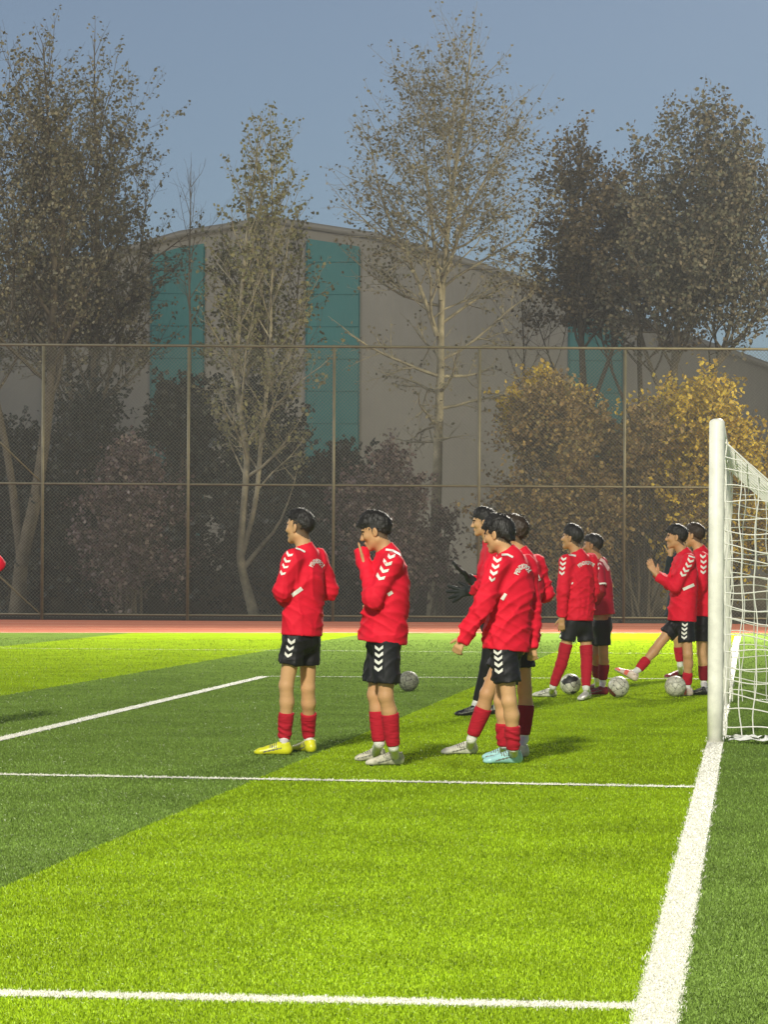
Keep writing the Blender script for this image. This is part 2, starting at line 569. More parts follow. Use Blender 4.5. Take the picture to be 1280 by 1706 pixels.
# ---- the goal
gb = Vector((GX, 26.5, 0))
goal = empty("football_goal", gb, "white football goal with a sagging net, standing on the goal line at the right", "goal")
PR, GH, GW = 0.06, 2.44, 7.44
def goal_post(y):
    mb = MB(); mb.tube([(0, y, 0), (0, y, 0.4), (0, y, 1.2), (0, y, GH + 0.03), (0, y, GH + 0.045), (0, y, GH + 0.055)], [PR, PR, PR, PR, PR * .8, PR * .45], 24)
    mb.build("post", M['goal_paint'], goal, True)
goal_post(0.0); goal_post(GW)
mb = MB(); mb.tube([(0, PR, GH), (0, GW - PR, GH)], PR, 24); mb.build("crossbar", M['goal_paint'], goal, True)
NDEP = 1.9
def netz(x):        # the loose net falls away behind the crossbar
    t = x / NDEP
    return GH - 0.07 - 0.98 * x * (1 - 0.30 * t) if x < NDEP else 0.0
mb = MB()
cell = 0.115
def cord(pts, r=0.0048): mb.tube(pts, r, 4, False)
nrng = np.random.default_rng(3)
for yside, ph in ((0.02, 0.0), (GW - 0.02, 1.7)):
    xs_ = np.arange(0.075, NDEP, cell)
    for k, x in enumerate(xs_):
        zt_ = netz(x)
        zz = np.linspace(0.03, zt_, 26)
        wob = 0.012 * np.sin(zz * 5 + k * 2.1 + ph) + 0.008 * np.sin(zz * 13 + k)
        pts = np.stack([x + wob, yside + 0.05 * np.sin(zz * 2.2 + ph) * min(1, x * 3), zz], 1)
        cord(pts)
    for j in range(1, 21):
        z = j * cell
        xm = NDEP
        xx = np.linspace(0.06, NDEP, 40)
        sag = 0.055 * np.sin(np.clip(xx * 2.4, 0, np.pi)) * (1 if j % 2 else .55) + 0.02 * np.sin(xx * 9 + j * 1.3 + ph)
        zz = z + 0.03 - sag
        ok = zz < np.array([netz(x) for x in xx])
        if ok.sum() > 3:
            pts = np.stack([xx[ok], np.full(ok.sum(), yside) + 0.05 * np.sin(z * 2.2 + ph) * np.minimum(1, xx[ok] * 3), zz[ok]], 1)
            cord(pts)
ys_ = np.arange(0.02, GW, cell)
xx = np.concatenate([np.linspace(0.03, NDEP, 18)])
for k, y in enumerate(ys_):
    pts = [(x, y, netz(x) + 0.02 * math.sin(k * .8 + x * 4)) for x in xx]
    pts += [(NDEP + 0.05, y, netz(NDEP - 0.001) * .6), (NDEP + 0.1, y, 0.02)]
    cord(pts)
for x in np.concatenate([np.arange(0.05, NDEP, cell * 0.8)]):
    yy = np.linspace(0.02, GW - 0.02, 60)
    cord(np.stack([np.full(60, x), yy, netz(x) + 0.03 * np.sin(yy * 3 + x * 9) - 0.03], 1))
for z in np.arange(0.1, netz(NDEP - 0.001), cell):
    cord([(NDEP + 0.08, y, z) for y in np.linspace(0.02, GW - .02, 12)])
# border rope laced to the post
for y in (0.03, GW - 0.03):
    zz = np.linspace(0.05, GH - 0.1, 60)
    cord(np.stack([0.068 + 0.008 * np.sin(zz * 17), np.full(60, y), zz], 1), 0.006)
mb.build("net", M['net'], goal)
# net skirt lying bunched on the turf
V, Q = [], []
nx, nyy = 46, 10
for i in range(nx):
    for j in range(nyy):
        x = 0.10 + i * 0.045
        y = -0.10 + (j / (nyy - 1)) * (0.10 + 0.45 * min(1, max(0, (x - 0.18) * 3))) - 0.25 * min(1, max(0, (x - 0.2) * 3))
        z = 0.02 + 0.035 * (0.5 + 0.5 * math.sin(i * 1.1 + j * 1.7)) * math.sin(math.pi * (j + .3) / nyy) + 0.02 * nrng.random()
        V.append((x + 0.02 * math.sin(j * 2.2), y + 0.02 * math.sin(i * 1.9), z))
for i in range(nx - 1):
    for j in range(nyy - 1):
        if nrng.random() < 0.14: continue
        a = i * nyy + j
        Q.append([a, a + nyy, a + nyy + 1, a + 1])
mb = MB(); mb.add(V, Q); mb.build("net_skirt", M['net_white'], goal, True)

# ================================================================== SCULPTING (signed distance fields -> one continuous mesh)
def nv(x): return np.array(x, dtype=float)
def unit(x):
    x = nv(x); return x / (np.linalg.norm(x) + 1e-12)

class Prim:
    def __init__(s, f, c, r, k=0.02, sub=False): s.f, s.c, s.r, s.k, s.sub = f, nv(c), r, k, sub

def cone(a, b, r1, r2, k=0.02, flat0=False, flat1=False, sub=False):
    a, b = nv(a), nv(b); ba = b - a; L2 = ba @ ba + 1e-12; L = math.sqrt(L2); ax = ba / L
    def f(p):
        q = p - a
        t = np.clip((q @ ba) / L2, 0, 1)
        d = np.linalg.norm(q - t[:, None] * ba, axis=1) - (r1 + (r2 - r1) * t)
        if flat0: d = np.maximum(d, -(q @ ax))
        if flat1: d = np.maximum(d, (p - b) @ ax)
        return d
    return Prim(f, (a + b) / 2, L / 2 + max(r1, r2), k, sub)

def ell(c, axes, r, k=0.02, sub=False):
    c = nv(c); A = nv(axes); r = nv(r); mn = r.min()
    def f(p):
        q = (p - c) @ A.T
        k0 = np.linalg.norm(q / r, axis=1); k1 = np.linalg.norm(q / (r * r), axis=1)
        return np.where(k0 < 1e-6, -mn, k0 * (k0 - 1) / (k1 + 1e-9))
    return Prim(f, c, r.max(), k, sub)

def loft(secs, ax, k=0.03, flat0=False, flat1=False):
    """secs: list of (centre, rx, ry); rx along ax, ry across it"""
    C = [nv(s[0]) for s in secs]; ax = unit(ax)
    R = [(s[1], s[2]) for s in secs]
    segs = []
    for i in range(len(C) - 1):
        ba = C[i + 1] - C[i]; segs.append((C[i], ba, ba @ ba + 1e-12))
    cen = np.mean(C, axis=0)
    rad = max(np.linalg.norm(c - cen) + max(r) for c, r in zip(C, R))
    d0 = unit(C[1] - C[0]); d1 = unit(C[-1] - C[-2])
    def f(p):
        out = None
        for i, (a, ba, L2) in enumerate(segs):
            q = p - a
            t = np.clip((q @ ba) / L2, 0, 1)
            tt = t * t * (3 - 2 * t) if len(segs) > 2 else t
            w = q - t[:, None] * ba
            x = w @ ax
            rest = w - x[:, None] * ax
            y = np.linalg.norm(rest, axis=1)
            rx = R[i][0] + (R[i + 1][0] - R[i][0]) * t; ry = R[i][1] + (R[i + 1][1] - R[i][1]) * t
            e = np.sqrt((x / rx) ** 2 + (y / ry) ** 2)
            d = (e - 1) * np.minimum(rx, ry)
            out = d if out is None else np.minimum(out, d)
        if flat0: out = np.maximum(out, -((p - C[0]) @ d0))
        if flat1: out = np.maximum(out, (p - C[-1]) @ d1)
        return out
    return Prim(f, cen, rad, k)

def half(c, n, k=0.01):
    """cut away everything on the n side of a plane"""
    c = nv(c); n = unit(n)
    def f(p): return -((p - c) @ n)
    return Prim(f, c, 1e3, k, True)

def field(prims, p, idx=None):
    out = None
    for i in (range(len(prims)) if idx is None else idx):
        pr = prims[i]; d = pr.f(p)
        if out is None:
            if pr.sub: continue
            out = d; continue
        k = pr.k
        if pr.sub:
            h = np.clip(0.5 - 0.5 * (out + d) / k, 0, 1)
            out = out * (1 - h) - d * h + k * h * (1 - h)
        else:
            h = np.clip(0.5 + 0.5 * (out - d) / k, 0, 1)
            out = out * (1 - h) + d * h - k * h * (1 - h)
    return out

def sculpt(prims, vox, disp=None, amp=0.0, bs=10):
    pos = [p for p in prims if not p.sub]
    lo = np.min([p.c - p.r for p in pos], axis=0) - vox * 3 - amp
    hi = np.max([p.c + p.r for p in pos], axis=0) + vox * 3 + amp
    nb = np.ceil((hi - lo) / (vox * bs)).astype(int)
    N = nb * bs
    g = [np.arange(n) for n in nb]
    B = np.stack(np.meshgrid(*g, indexing='ij'), -1).reshape(-1, 3)
    cen = lo + (B + 0.5) * bs * vox - vox * 0.5
    diag = bs * vox * 0.87
    D = np.stack([p.f(cen) for p in prims])
    tot = field(prims, cen)
    act = np.abs(tot) < diag + amp + 0.06
    val = np.where(tot > 0, 1.0, -1.0).astype(np.float32)
    Gd = np.repeat(np.repeat(np.repeat(val.reshape(nb), bs, 0), bs, 1), bs, 2)
    o = np.arange(bs) * vox
    off = np.stack(np.meshgrid(o, o, o, indexing='ij'), -1).reshape(-1, 3)
    for bi in np.nonzero(act)[0]:
        ids = []
        for i, p in enumerate(prims):
            if p.sub: 
                if D[i, bi] < diag * 2 + p.k + 0.05: ids.append(i)
            elif D[i, bi] < max(tot[bi], 0) + 2.2 * diag + p.k * 2: ids.append(i)
        if not ids or all(prims[i].sub for i in ids): continue
        b = B[bi]
        pts = lo + b * bs * vox + off
        d = field(prims, pts, ids)
        if disp is not None: d = d + disp(pts)
        Gd[b[0]*bs:(b[0]+1)*bs, b[1]*bs:(b[1]+1)*bs, b[2]*bs:(b[2]+1)*bs] = d.reshape(bs, bs, bs)
    # surface nets
    Sg = Gd < 0
    c8 = sum(Sg[i:N[0]-1+i, j:N[1]-1+j, k:N[2]-1+k].astype(np.int8) for i in (0, 1) for j in (0, 1) for k in (0, 1))
    cells = np.argwhere((c8 > 0) & (c8 < 8))
    idm = -np.ones((N[0]-1, N[1]-1, N[2]-1), dtype=np.int32)
    idm[cells[:, 0], cells[:, 1], cells[:, 2]] = np.arange(len(cells))
    acc = np.zeros((len(cells), 3)); cnt = np.zeros(len(cells))
    corners = [(i, j, k) for i in (0, 1) for j in (0, 1) for k in (0, 1)]
    cv = {c: Gd[cells[:, 0]+c[0], cells[:, 1]+c[1], cells[:, 2]+c[2]].astype(float) for c in corners}
    for a in corners:
        for ax in range(3):
            if a[ax]: continue
            b = list(a); b[ax] = 1; b = tuple(b)
            m = (cv[a] < 0) != (cv[b] < 0)
            t = np.clip(cv[a] / (cv[a] - cv[b] + 1e-12), 0, 1)
            pt = np.tile(nv(a), (len(cells), 1)); pt[:, ax] = t
            acc[m] += pt[m]; cnt[m] += 1
    V = lo + (cells + acc / cnt[:, None]) * vox
    quads = []
    for ax in range(3):
        sl0 = [slice(None)] * 3; sl1 = [slice(None)] * 3
        sl0[ax] = slice(0, N[ax]-1); sl1[ax] = slice(1, N[ax])
        e = np.argwhere(Sg[tuple(sl0)] != Sg[tuple(sl1)])
        o1, o2 = [(1, 2), (2, 0), (0, 1)][ax]
        e = e[(e[:, o1] > 0) & (e[:, o2] > 0) & (e[:, o1] < N[o1]-1) & (e[:, o2] < N[o2]-1)]
        inside = Sg[e[:, 0], e[:, 1], e[:, 2]]
        def cid(da, db):
            q = e.copy(); q[:, o1] -= da; q[:, o2] -= db
            return idm[q[:, 0], q[:, 1], q[:, 2]]
        q = np.stack([cid(1, 1), cid(0, 1), cid(0, 0), cid(1, 0)], 1)
        q[~inside] = q[~inside][:, ::-1]
        quads.append(q)
    Q = np.vstack(quads)
    Q = Q[(Q >= 0).all(1)]
    return V, Q

def smooth_mesh(V, Q, it=1, lam=0.5):
    for _ in range(it):
        s = np.zeros_like(V); c = np.zeros(len(V))
        for a, b in ((0, 1), (1, 2), (2, 3), (3, 0)):
            np.add.at(s, Q[:, a], V[Q[:, b]]); np.add.at(c, Q[:, a], 1)
            np.add.at(s, Q[:, b], V[Q[:, a]]); np.add.at(c, Q[:, b], 1)
        V = V * (1 - lam) + lam * s / c[:, None]
    return V

def folds(seed, amp, f=26.0, dirs=None):
    r = np.random.default_rng(seed)
    ds = []
    for k in range(4):
        d = r.normal(size=3); d[2] *= 1.1; d = unit(d)
        e = unit(r.normal(size=3))
        ds.append((d * f * r.uniform(.7, 1.7), e * f * r.uniform(.25, .6), r.uniform(0, 6.28), r.uniform(.5, 1)))
    def fn(p):
        o = np.zeros(len(p))
        for d, e, ph, w in ds:
            s = np.sin(p @ d + ph + 2.0 * np.sin(p @ e + ph * 2))
            o += w * (1 - np.abs(s)) ** 3
        m = 0.5 + 0.5 * np.sin(p @ (ds[0][1] * .5) + ds[1][2])
        return -amp * (o * 0.7 * m - 0.35)
    return fn

# ================================================================== PLAYERS
SKIN = [(0.60, 0.345, 0.17), (0.53, 0.29, 0.14), (0.38, 0.19, 0.09)]
M['jacket'] = mat("red_training_top", (0.72, 0.011, 0.034), 0.72, 0.18, bump=0.10, bscale=30, var=0.05, vscale=9)
M['jersey'] = mat("red_jersey", (0.40, 0.012, 0.035), 0.6, 0.3, bump=0.15, bscale=25)
M['undershirt'] = mat("dark_red_undershirt", (0.26, 0.008, 0.02), 0.65, 0.3)
M['shorts'] = mat("black_shorts", (0.011, 0.011, 0.013), 0.6, 0.3, bump=0.15, bscale=22)
M['navy'] = mat("navy_top", (0.013, 0.018, 0.026), 0.7, 0.3, bump=0.15, bscale=22)
M['tights'] = mat("black_tights", (0.010, 0.010, 0.011), 0.7, 0.25)
M['sock_red'] = mat("red_sock", (0.45, 0.012, 0.028), 0.8, 0.2, bump=0.4, bscale=60, stretch=(.3, .3, 1.6))
M['sock_dark'] = mat("dark_red_sock", (0.20, 0.007, 0.016), 0.8, 0.2, bump=0.3, bscale=60)
M['sock_white'] = mat("white_sock", (0.74, 0.73, 0.68), 0.85, 0.2, bump=0.4, bscale=70)
M['print'] = mat("white_print", (0.78, 0.76, 0.70), 0.6, 0.3)
M['print_pink'] = mat("faded_print", (0.72, 0.50, 0.46), 0.6, 0.3)
M['boot_yellow'] = mat("yellow_boot", (0.66, 0.66, 0.02), 0.35, 0.5, var=0.12, vscale=22)
M['boot_cream'] = mat("scuffed_white_boot", (0.52, 0.50, 0.38), 0.5, 0.4, var=0.45, vscale=28)
M['boot_white'] = mat("white_boot", (0.62, 0.61, 0.52), 0.4, 0.5, var=0.35, vscale=24)
M['boot_blue'] = mat("pale_blue_boot", (0.36, 0.66, 0.66), 0.35, 0.5, var=0.10, vscale=25)
M['boot_black'] = mat("black_boot", (0.012, 0.012, 0.013), 0.4, 0.5)
M['boot_maroon'] = mat("maroon_boot", (0.20, 0.008, 0.028), 0.4, 0.5, var=0.2, vscale=20)
M['boot_coral'] = mat("coral_and_white_boot", (0.62, 0.5, 0.42), 0.4, 0.5, island=None)
M['sole'] = mat("boot_sole", (0.30, 0.29, 0.22), 0.5, 0.4)
M['accent'] = mat("boot_trim", (0.16, 0.16, 0.13), 0.5, 0.4)
M['coral'] = mat("coral_panel", (0.75, 0.14, 0.10), 0.4, 0.5)
M['hair_black'] = mat("black_hair", (0.014, 0.012, 0.010), 0.5, 0.45, bump=0.6, bscale=60, stretch=(1, 1, .25))
M['hair_brown'] = mat("brown_hair", (0.035, 0.022, 0.012), 0.5, 0.45, bump=0.6, bscale=60, stretch=(1, 1, .25))
M['glove'] = mat("black_glove", (0.016, 0.019, 0.018), 0.6, 0.35, bump=0.3, bscale=40)
M['face_dark'] = mat("eye_and_brow", (0.035, 0.020, 0.012), 0.6, 0.3)
M['lip'] = mat("lips", (0.40, 0.17, 0.11), 0.5, 0.4)
M['fade'] = [mat("cropped_hair_skin", (0.13, 0.085, 0.05), 0.7, 0.3)]
skins = [mat("skin", c, 0.5, 0.4, var=0.07, vscale=14, bump=0.06, bscale=60) for c in SKIN]

EYE_N = np.array(EYE)
def head_frame(yaw, pitch, roll=0.0):
    """forward / left / up of a head that faces left in the picture turned away by yaw"""
    f = np.array(RIGHT) * -math.cos(yaw) + np.array(FWD) * math.sin(yaw)
    l = np.array(RIGHT) * -math.sin(yaw) - np.array(FWD) * math.cos(yaw)
    u = np.array([0, 0, 1.0])
    f2 = f * math.cos(pitch) + u * math.sin(pitch); u2 = -f * math.sin(pitch) + u * math.cos(pitch)
    return f2, l, u2

def hand_prims(w, d, side, r=1.0, curl=0.5, spread=0.2, thumb=1.0, fat=1.0):
    """palm and five fingers. w wrist, d hand direction, side = towards the thumb"""
    w, d = nv(w), unit(d); side = nv(side); side = unit(side - d * (side @ d)); n = np.cross(d, side)
    pr = [cone(w - d * .03, w + d * .03, .023 * r, .026 * r, .015)]
    for s in (-.021, -.007, .007, .021):
        pr.append(cone(w + d * .02 + side * s * .7 * r, w + d * .085 * r + side * s * r, .014 * r, .0115 * r, .010))
    lens = (.058, .076, .082, .074)
    for k, s in enumerate((-.026, -.009, .009, .026)):
        b = w + d * .088 * r + side * s * r
        sp = side * (s / .026) * spread
        L = lens[k] * r
        d1 = unit(d * math.cos(curl * .5) + n * math.sin(curl * .5) + sp)
        d2 = unit(d * math.cos(curl * 1.3) + n * math.sin(curl * 1.3) + sp)
        m1 = b + d1 * L * .5; m2 = m1 + d2 * L * .5
        pr.append(cone(b, m1, .0100 * r * fat, .0092 * r * fat, .005)); pr.append(cone(m1, m2, .0092 * r * fat, .0078 * r * fat, .004))
    tb = w + d * .030 * r + side * .026 * r
    td = unit(d * .75 + side * .75 * thumb + n * .25)
    tm = tb + td * .038 * r
    pr.append(cone(tb - td * .015, tm, .0135 * r, .0105 * r, .008))
    pr.append(cone(tm, tm + unit(td + d * .5) * .032 * r, .0105 * r, .008 * r, .004))
    return pr

def head_prims(H, fr, s=1.0):
    f, l, u = fr; H = nv(H)
    A = np.stack([f, l, u])
    def q(a, b, c): return H + (f * a + l * b + u * c) * s
    pr = [ell(q(-.008, 0, .045), A, nv((.096, .075, .082)) * s, .02),
          ell(q(.030, 0, -.005), A, nv((.062, .062, .085)) * s, .03),
          cone(q(.0, .045, -.045), q(.070, .012, -.088), .024 * s, .016 * s, .03),
          cone(q(.0, -.045, -.045), q(.070, -.012, -.088), .024 * s, .016 * s, .03),
          ell(q(.071, 0, -.084), A, nv((.016, .020, .016)) * s, .02),
          cone(q(.086, .026, .030), q(.086, -.026, .030), .011 * s, .011 * s, .018),
          cone(q(.090, 0, .022), q(.112, 0, -.018), .008 * s, .012 * s, .010),
          cone(q(.100, .010, -.022), q(.100, -.010, -.022), .009 * s, .009 * s, .008),
          ell(q(.091, 0, -.047), A, nv((.011, .022, .006)) * s, .007),
          ell(q(.088, 0, -.058), A, nv((.012, .020, .007)) * s, .007),
          ell(q(.058, .043, -.010), A, nv((.03, .02, .022)) * s, .02), ell(q(.058, -.043, -.010), A, nv((.03, .02, .022)) * s, .02)]
    for sd in (1, -1):
        pr.append(ell(q(.094, sd * .032, .012), A, nv((.012, .014, .009)) * s, .012, sub=True))
        pr.append(ell(q(.083, sd * .032, .011), A, nv((.011, .013, .010)) * s, .004))
        ea = np.stack([unit(f * .9 + u * .15 - l * sd * .35), unit(l * sd + f * .35), unit(u - f * .15)])
        pr.append(ell(q(-.006, sd * .079, .002), ea, nv((.019, .009, .031)) * s, .008))
        pr.append(ell(q(-.002, sd * .088, .002), ea, nv((.010, .006, .018)) * s, .006, sub=True))
    return pr

def boot_prims(heel, toe, upv=(0, 0, 1), s=1.0):
    heel, toe, upv = nv(heel), nv(toe), unit(upv)
    f = unit(toe - heel); side = np.cross(upv, f); L = np.linalg.norm(toe - heel)
    def q(t, h): return heel + f * t * L + upv * h
    return [loft([(q(.13, .038), .030 * s, .036), (q(.36, .040), .031 * s, .040), (q(.62, .032), .040 * s, .032), (q(.82, .026), .040 * s, .026)], side, .02),
            ell(q(.88, .020), np.stack([f, side, upv]), (.037, .036, .023), .02),
            cone(q(.17, .040), q(.20, .088), .040 * s, .041 * s, .02, flat1=True), cone(q(.20, .06), q(.20, .12), .034, .033, .006, flat1=False, sub=True),
            cone(q(.34, .066), q(.62, .042), .025, .020, .025),
            half(heel + upv * .004, -upv, .004)], side

def studs(mb, heel, toe, upv, side):
    pass

def person_base(name, label, cen, group=None):
    return empty(name, cen, label, "person", group)

def raycaster(objs):
    trees = []
    for o in objs:
        me = o.data
        off = o.parent.location
        V = [v.co + off for v in me.vertices]
        trees.append(BVHTree.FromPolygons(V, [tuple(p.vertices) for p in me.polygons]))
    def cast(u, v):
        d = (P(u, v, 1.0) - EYE).normalized()
        best = None
        for t in trees:
            h = t.ray_cast(EYE, d)
            if h[0] is not None and (best is None or h[3] < best[1]):
                n = h[1] if h[1].dot(d) < 0 else -h[1]
                best = (h[0] + n * 0.004, h[3])
        return best
    return cast

def decal(name, polys, cast, m, base, parent, maxjump=0.05):
    """print applied to the cloth: polys = list of (points, faces) in photo pixels"""
    V, F = [], []
    for pts, faces in polys:
        hit = [cast(u, v) for u, v in pts]
        ids = {}
        for f in faces:
            hs = [hit[i] for i in f]
            if any(h is None for h in hs): continue
            ds = [h[1] for h in hs]
            if max(ds) - min(ds) > maxjump: continue
            for i in f:
                if i not in ids: ids[i] = len(V); V.append(tuple(hit[i][0] - base))
            F.append([ids[i] for i in f])
    if not F: return None
    me = bpy.data.meshes.new(name); me.from_pydata(V, [], F)
    return link_mesh(name, me, m, parent, smooth=True)

def chevron(u, v, w, h, rot=0.0):
    """downward pointing V, w wide and h high, arms of equal thickness"""
    t = h * 0.52
    n = 5
    pts, faces = [], []
    for k in range(2 * n + 1):
        x = -w / 2 + w * k / (2 * n)
        y = -abs(x) / (w / 2) * (h - t)
        for yy in (y - t * .5 + (h - t) * .5, y + t * .5 + (h - t) * .5):
            pts.append((u + x * math.cos(rot) - yy * math.sin(rot), v + x * math.sin(rot) + yy * math.cos(rot)))
    for k in range(2 * n): faces.append((2 * k, 2 * k + 1, 2 * k + 3, 2 * k + 2))
    return pts, faces

def band(path, th):
    """stripe of even thickness along a pixel path"""
    path = np.array(path, dtype=float)
    out = [path[0]]
    for a, b in zip(path[:-1], path[1:]):
        n = max(2, int(np.linalg.norm(b - a) / 2))
        out += [a + (b - a) * k / n for k in range(1, n + 1)]
    o = np.array(out); t = np.gradient(o, axis=0); t /= np.linalg.norm(t, axis=1)[:, None] + 1e-9
    nn = np.stack([-t[:, 1], t[:, 0]], 1) * th / 2
    pts, faces = [], []
    for p, q in zip(o, nn):
        pts += [tuple(p - q), tuple(p), tuple(p + q)]
    for k in range(len(o) - 1):
        for j in (0, 1): faces.append((3 * k + j, 3 * k + j + 1, 3 * k + j + 4, 3 * k + j + 3))
    return pts, faces

_txt = {}
def arc_text(word, path, height):
    """word set along a pixel arc (left, top, right)"""
    if word not in _txt:
        cu = bpy.data.curves.new("lettering", 'FONT'); cu.body = word; cu.resolution_u = 2; cu.space_character = 1.05; cu.offset = 0.035
        o = bpy.data.objects.new("lettering", cu); COL.objects.link(o)
        dg = bpy.context.evaluated_depsgraph_get()
        me = bpy.data.meshes.new_from_object(o.evaluated_get(dg))
        _txt[word] = ([tuple(v.co) for v in me.vertices], [tuple(p.vertices) for p in me.polygons])
        bpy.data.objects.remove(o); bpy.data.curves.remove(cu); bpy.data.meshes.remove(me)
    V, F = _txt[word]
    x0 = min(v[0] for v in V); x1 = max(v[0] for v in V); y1 = max(v[1] for v in V)
    (ax, ay), (bx_, by_), (cx, cy) = path
    # quadratic through the three points
    def cur(t):
        mx, my = 2 * bx_ - (ax + cx) / 2, 2 * by_ - (ay + cy) / 2
        p = np.array([(1-t)**2*ax + 2*t*(1-t)*mx + t*t*cx, (1-t)**2*ay + 2*t*(1-t)*my + t*t*cy])
        d = np.array([2*(1-t)*(mx-ax) + 2*t*(cx-mx), 2*(1-t)*(my-ay) + 2*t*(cy-my)]); d /= np.linalg.norm(d) + 1e-9
        return p, d
    pts = []
    for x, y, z in V:
        p, d = cur((x - x0) / (x1 - x0))
        n = np.array([d[1], -d[0]])
        pts.append(tuple(p + n * (y / y1 - .5) * height))
    return pts, F

def player(S):
    """S: dictionary describing one player; every joint is (pixel u, pixel v, metres behind the player's own depth)"""
    d0 = S['d']; near = S.get('near', True)
    vb, vc, vh = (0.0062, 0.0085, 0.0062) if near else (0.0085, 0.0105, 0.0085)
    def J(k):
        u, v, dd = S[k]; return np.array(P(u, v, d0 + dd))
    def foot(k):
        a = S[k]
        if len(a) == 4:
            return np.array(G(a[0], a[1])), np.array(G(a[2], a[3]))
        return np.array(P(a[0], a[1], d0 + a[4])), np.array(P(a[2], a[3], d0 + a[5]))
    hL, tL = foot('footL'); hR, tR = foot('footR')
    base = Vector((float((hL[0] + hR[0]) / 2), float((hL[1] + hR[1]) / 2), 0.0))
    bN = np.array(base)
    root = person_base("person", S['label'], base)
    N, SL, SR, EL, ER, WL, WR = (J(k) for k in ('N', 'SL', 'SR', 'EL', 'ER', 'WL', 'WR'))
    HL, HR, KL, KR, AL, AR = (J(k) for k in ('HL', 'HR', 'KL', 'KR', 'AL', 'AR'))
    H = J('H'); fr = head_frame(math.radians(S.get('hyaw', 30)), math.radians(S.get('hpitch', 0)))
    f, l, u = fr; hs = S.get('hs', 1.0)
    ax = unit(SR - SL); ax[2] = 0; ax = unit(ax)
    hipc = (HL + HR) / 2; hem = J('hem')
    chest = (SL + SR) / 2 - np.array([0, 0, .10])
    waist = hipc * .45 + chest * .55; waist[2] = hipc[2] * .5 + chest[2] * .5
    # ---- body: one continuous skin surface
    pr = head_prims(H, fr, hs)
    pr.append(cone(H - u * .05 - f * .012, N + np.array([0, 0, -.02]), .054 * hs, .060, .03))
    pr.append(loft([(N - np.array([0, 0, .03]), .08, .055), (chest, .135, .09), (waist, .125, .085), (hipc, .145, .10)], ax, .04))
    pr += [cone(SL, EL, .042, .036, .03), cone(EL, WL, .036, .024, .02), cone(SR, ER, .042, .036, .03), cone(ER, WR, .036, .024, .02)]
    lg = S.get('leg', 1.0)
    for h, k_, a, heel, toe in ((HL, KL, AL, hL, tL), (HR, KR, AR, hR, tR)):
        ff = unit(toe - heel); ff[2] = 0
        shin = a - k_
        pr += [cone(h, k_, .074 * lg, .050 * lg, .02), cone(k_, k_ + shin * .30 - ff * .008, .050 * lg, .0505 * lg, .015),
               cone(k_ + shin * .30 - ff * .008, a, .050 * lg, .031 * lg, .02), ell(k_ + ff * .016, np.eye(3), (.031, .031, .042), .02),
               cone(a, heel + ff * .06 + np.array([0, 0, .05]), .027, .02, .02)]
    gl = S.get('gloves')
    for w, e, hk in ((WL, EL, 'handL'), (WR, ER, 'handR')):
        hd = S.get(hk)
        if hd is None: hd = dict(d=w - e, side=f, curl=.7)
        dv = nv(hd['d']); 
        if hd.get('pix'): dv = np.array(RIGHT) * dv[0] + np.array(UP) * -dv[1] + np.array(FWD) * dv[2]
        sv = nv(hd.get('side', f))
        if hd.get('pix'): sv = np.array(RIGHT) * sv[0] + np.array(UP) * -sv[1] + np.array(FWD) * sv[2]
        if gl:
            gp = hand_prims(w, dv, sv, 1.38, hd.get('curl', .3), hd.get('spread', .35), 1.0, 1.35)
            gp.append(cone(w - unit(dv) * .055, w + unit(dv) * .02, .044, .038, .02, flat0=True))
            V, Q = sculpt(gp, .006)
            link_mesh("glove", np_mesh("glove", V - bN, Q), M['glove'], root)
            mbw = MB(); mbw.tube([w - unit(dv) * .056 - bN, w - unit(dv) * .034 - bN], .047, 16); mbw.build("glove_cuff", M['sock_white'], root, True)
        else:
            pr += hand_prims(w, dv, sv, 1.0, hd.get('curl', .7), hd.get('spread', .08), hd.get('thumb', 1.0))
    V, Q = sculpt(pr, vb)
    # features painted by where they lie on the face
    cen = V[Q].mean(1) - H
    a_, b_, c_ = cen @ f / hs, cen @ l / hs, cen @ u / hs
    mi = np.zeros(len(Q), int)
    bb = np.abs(b_)
    mi[(a_ > .070) & (bb > .018) & (bb < .046) & (np.abs(c_ - .011) < .0065)] = 1
    mi[(a_ > .070) & (bb > .012) & (bb < .052) & (np.abs(c_ - .031 + (bb - .03) * .15) < .006)] = 1
    mi[(a_ > .090) & (bb < .018) & (np.abs(c_ + .052) < .009)] = 2
    hz = c_ - (.012 + .72 * a_)
    mi[(hz > -.028) & (a_ < .016) & (c_ > -.075) & (bb < .076) & (np.linalg.norm(cen, axis=1) < .16)] = 3 if S.get('fade', True) else 0
    sk = skins[S.get('skin', 0)]
    link_mesh("body", np_mesh("body", V - bN, Q, mi), [sk, M['face_dark'], M['lip'], M['fade'][0]], root)
    # ---- hair
    st = S.get('hair', {})
    A = np.stack([f, l, u])
    top = st.get('top', .018); bk = st.get('back', .012); sd = st.get('side', .006)
    def q(a, b, c): return H + (f * a + l * b + u * c) * hs
    hp = [ell(q(-.010 - bk * .5, 0, .048), A, nv((.098 + bk * .5, .074 + sd, .082 + top * .5)) * hs, .02),
          ell(q(.012, 0, .082 + top * .3), A, nv((.080, .058 + sd, .046 + top * .85)) * hs, .03)]
    for b in st.get('blobs', ()): hp.append(cone(q(*b[0]), q(*b[1]), b[2], b[3], .02))
    cutz = st.get('cut', .012)
    hp.append(half(q(0, 0, cutz), -u + f * st.get('slope', .72), .012))
    if st.get('nape') is not None: hp.append(half(q(0, 0, st['nape']), -u, .01))
    hp.append(ell(q(.125, 0, .0), A, nv((.062, .09, .068 + st.get('brow', 0))) * hs, .015, sub=True))
    hr = np.random.default_rng(S['seed']); hd1 = unit(hr.normal(size=3)) * 170; hd2 = unit(hr.normal(size=3)) * 120
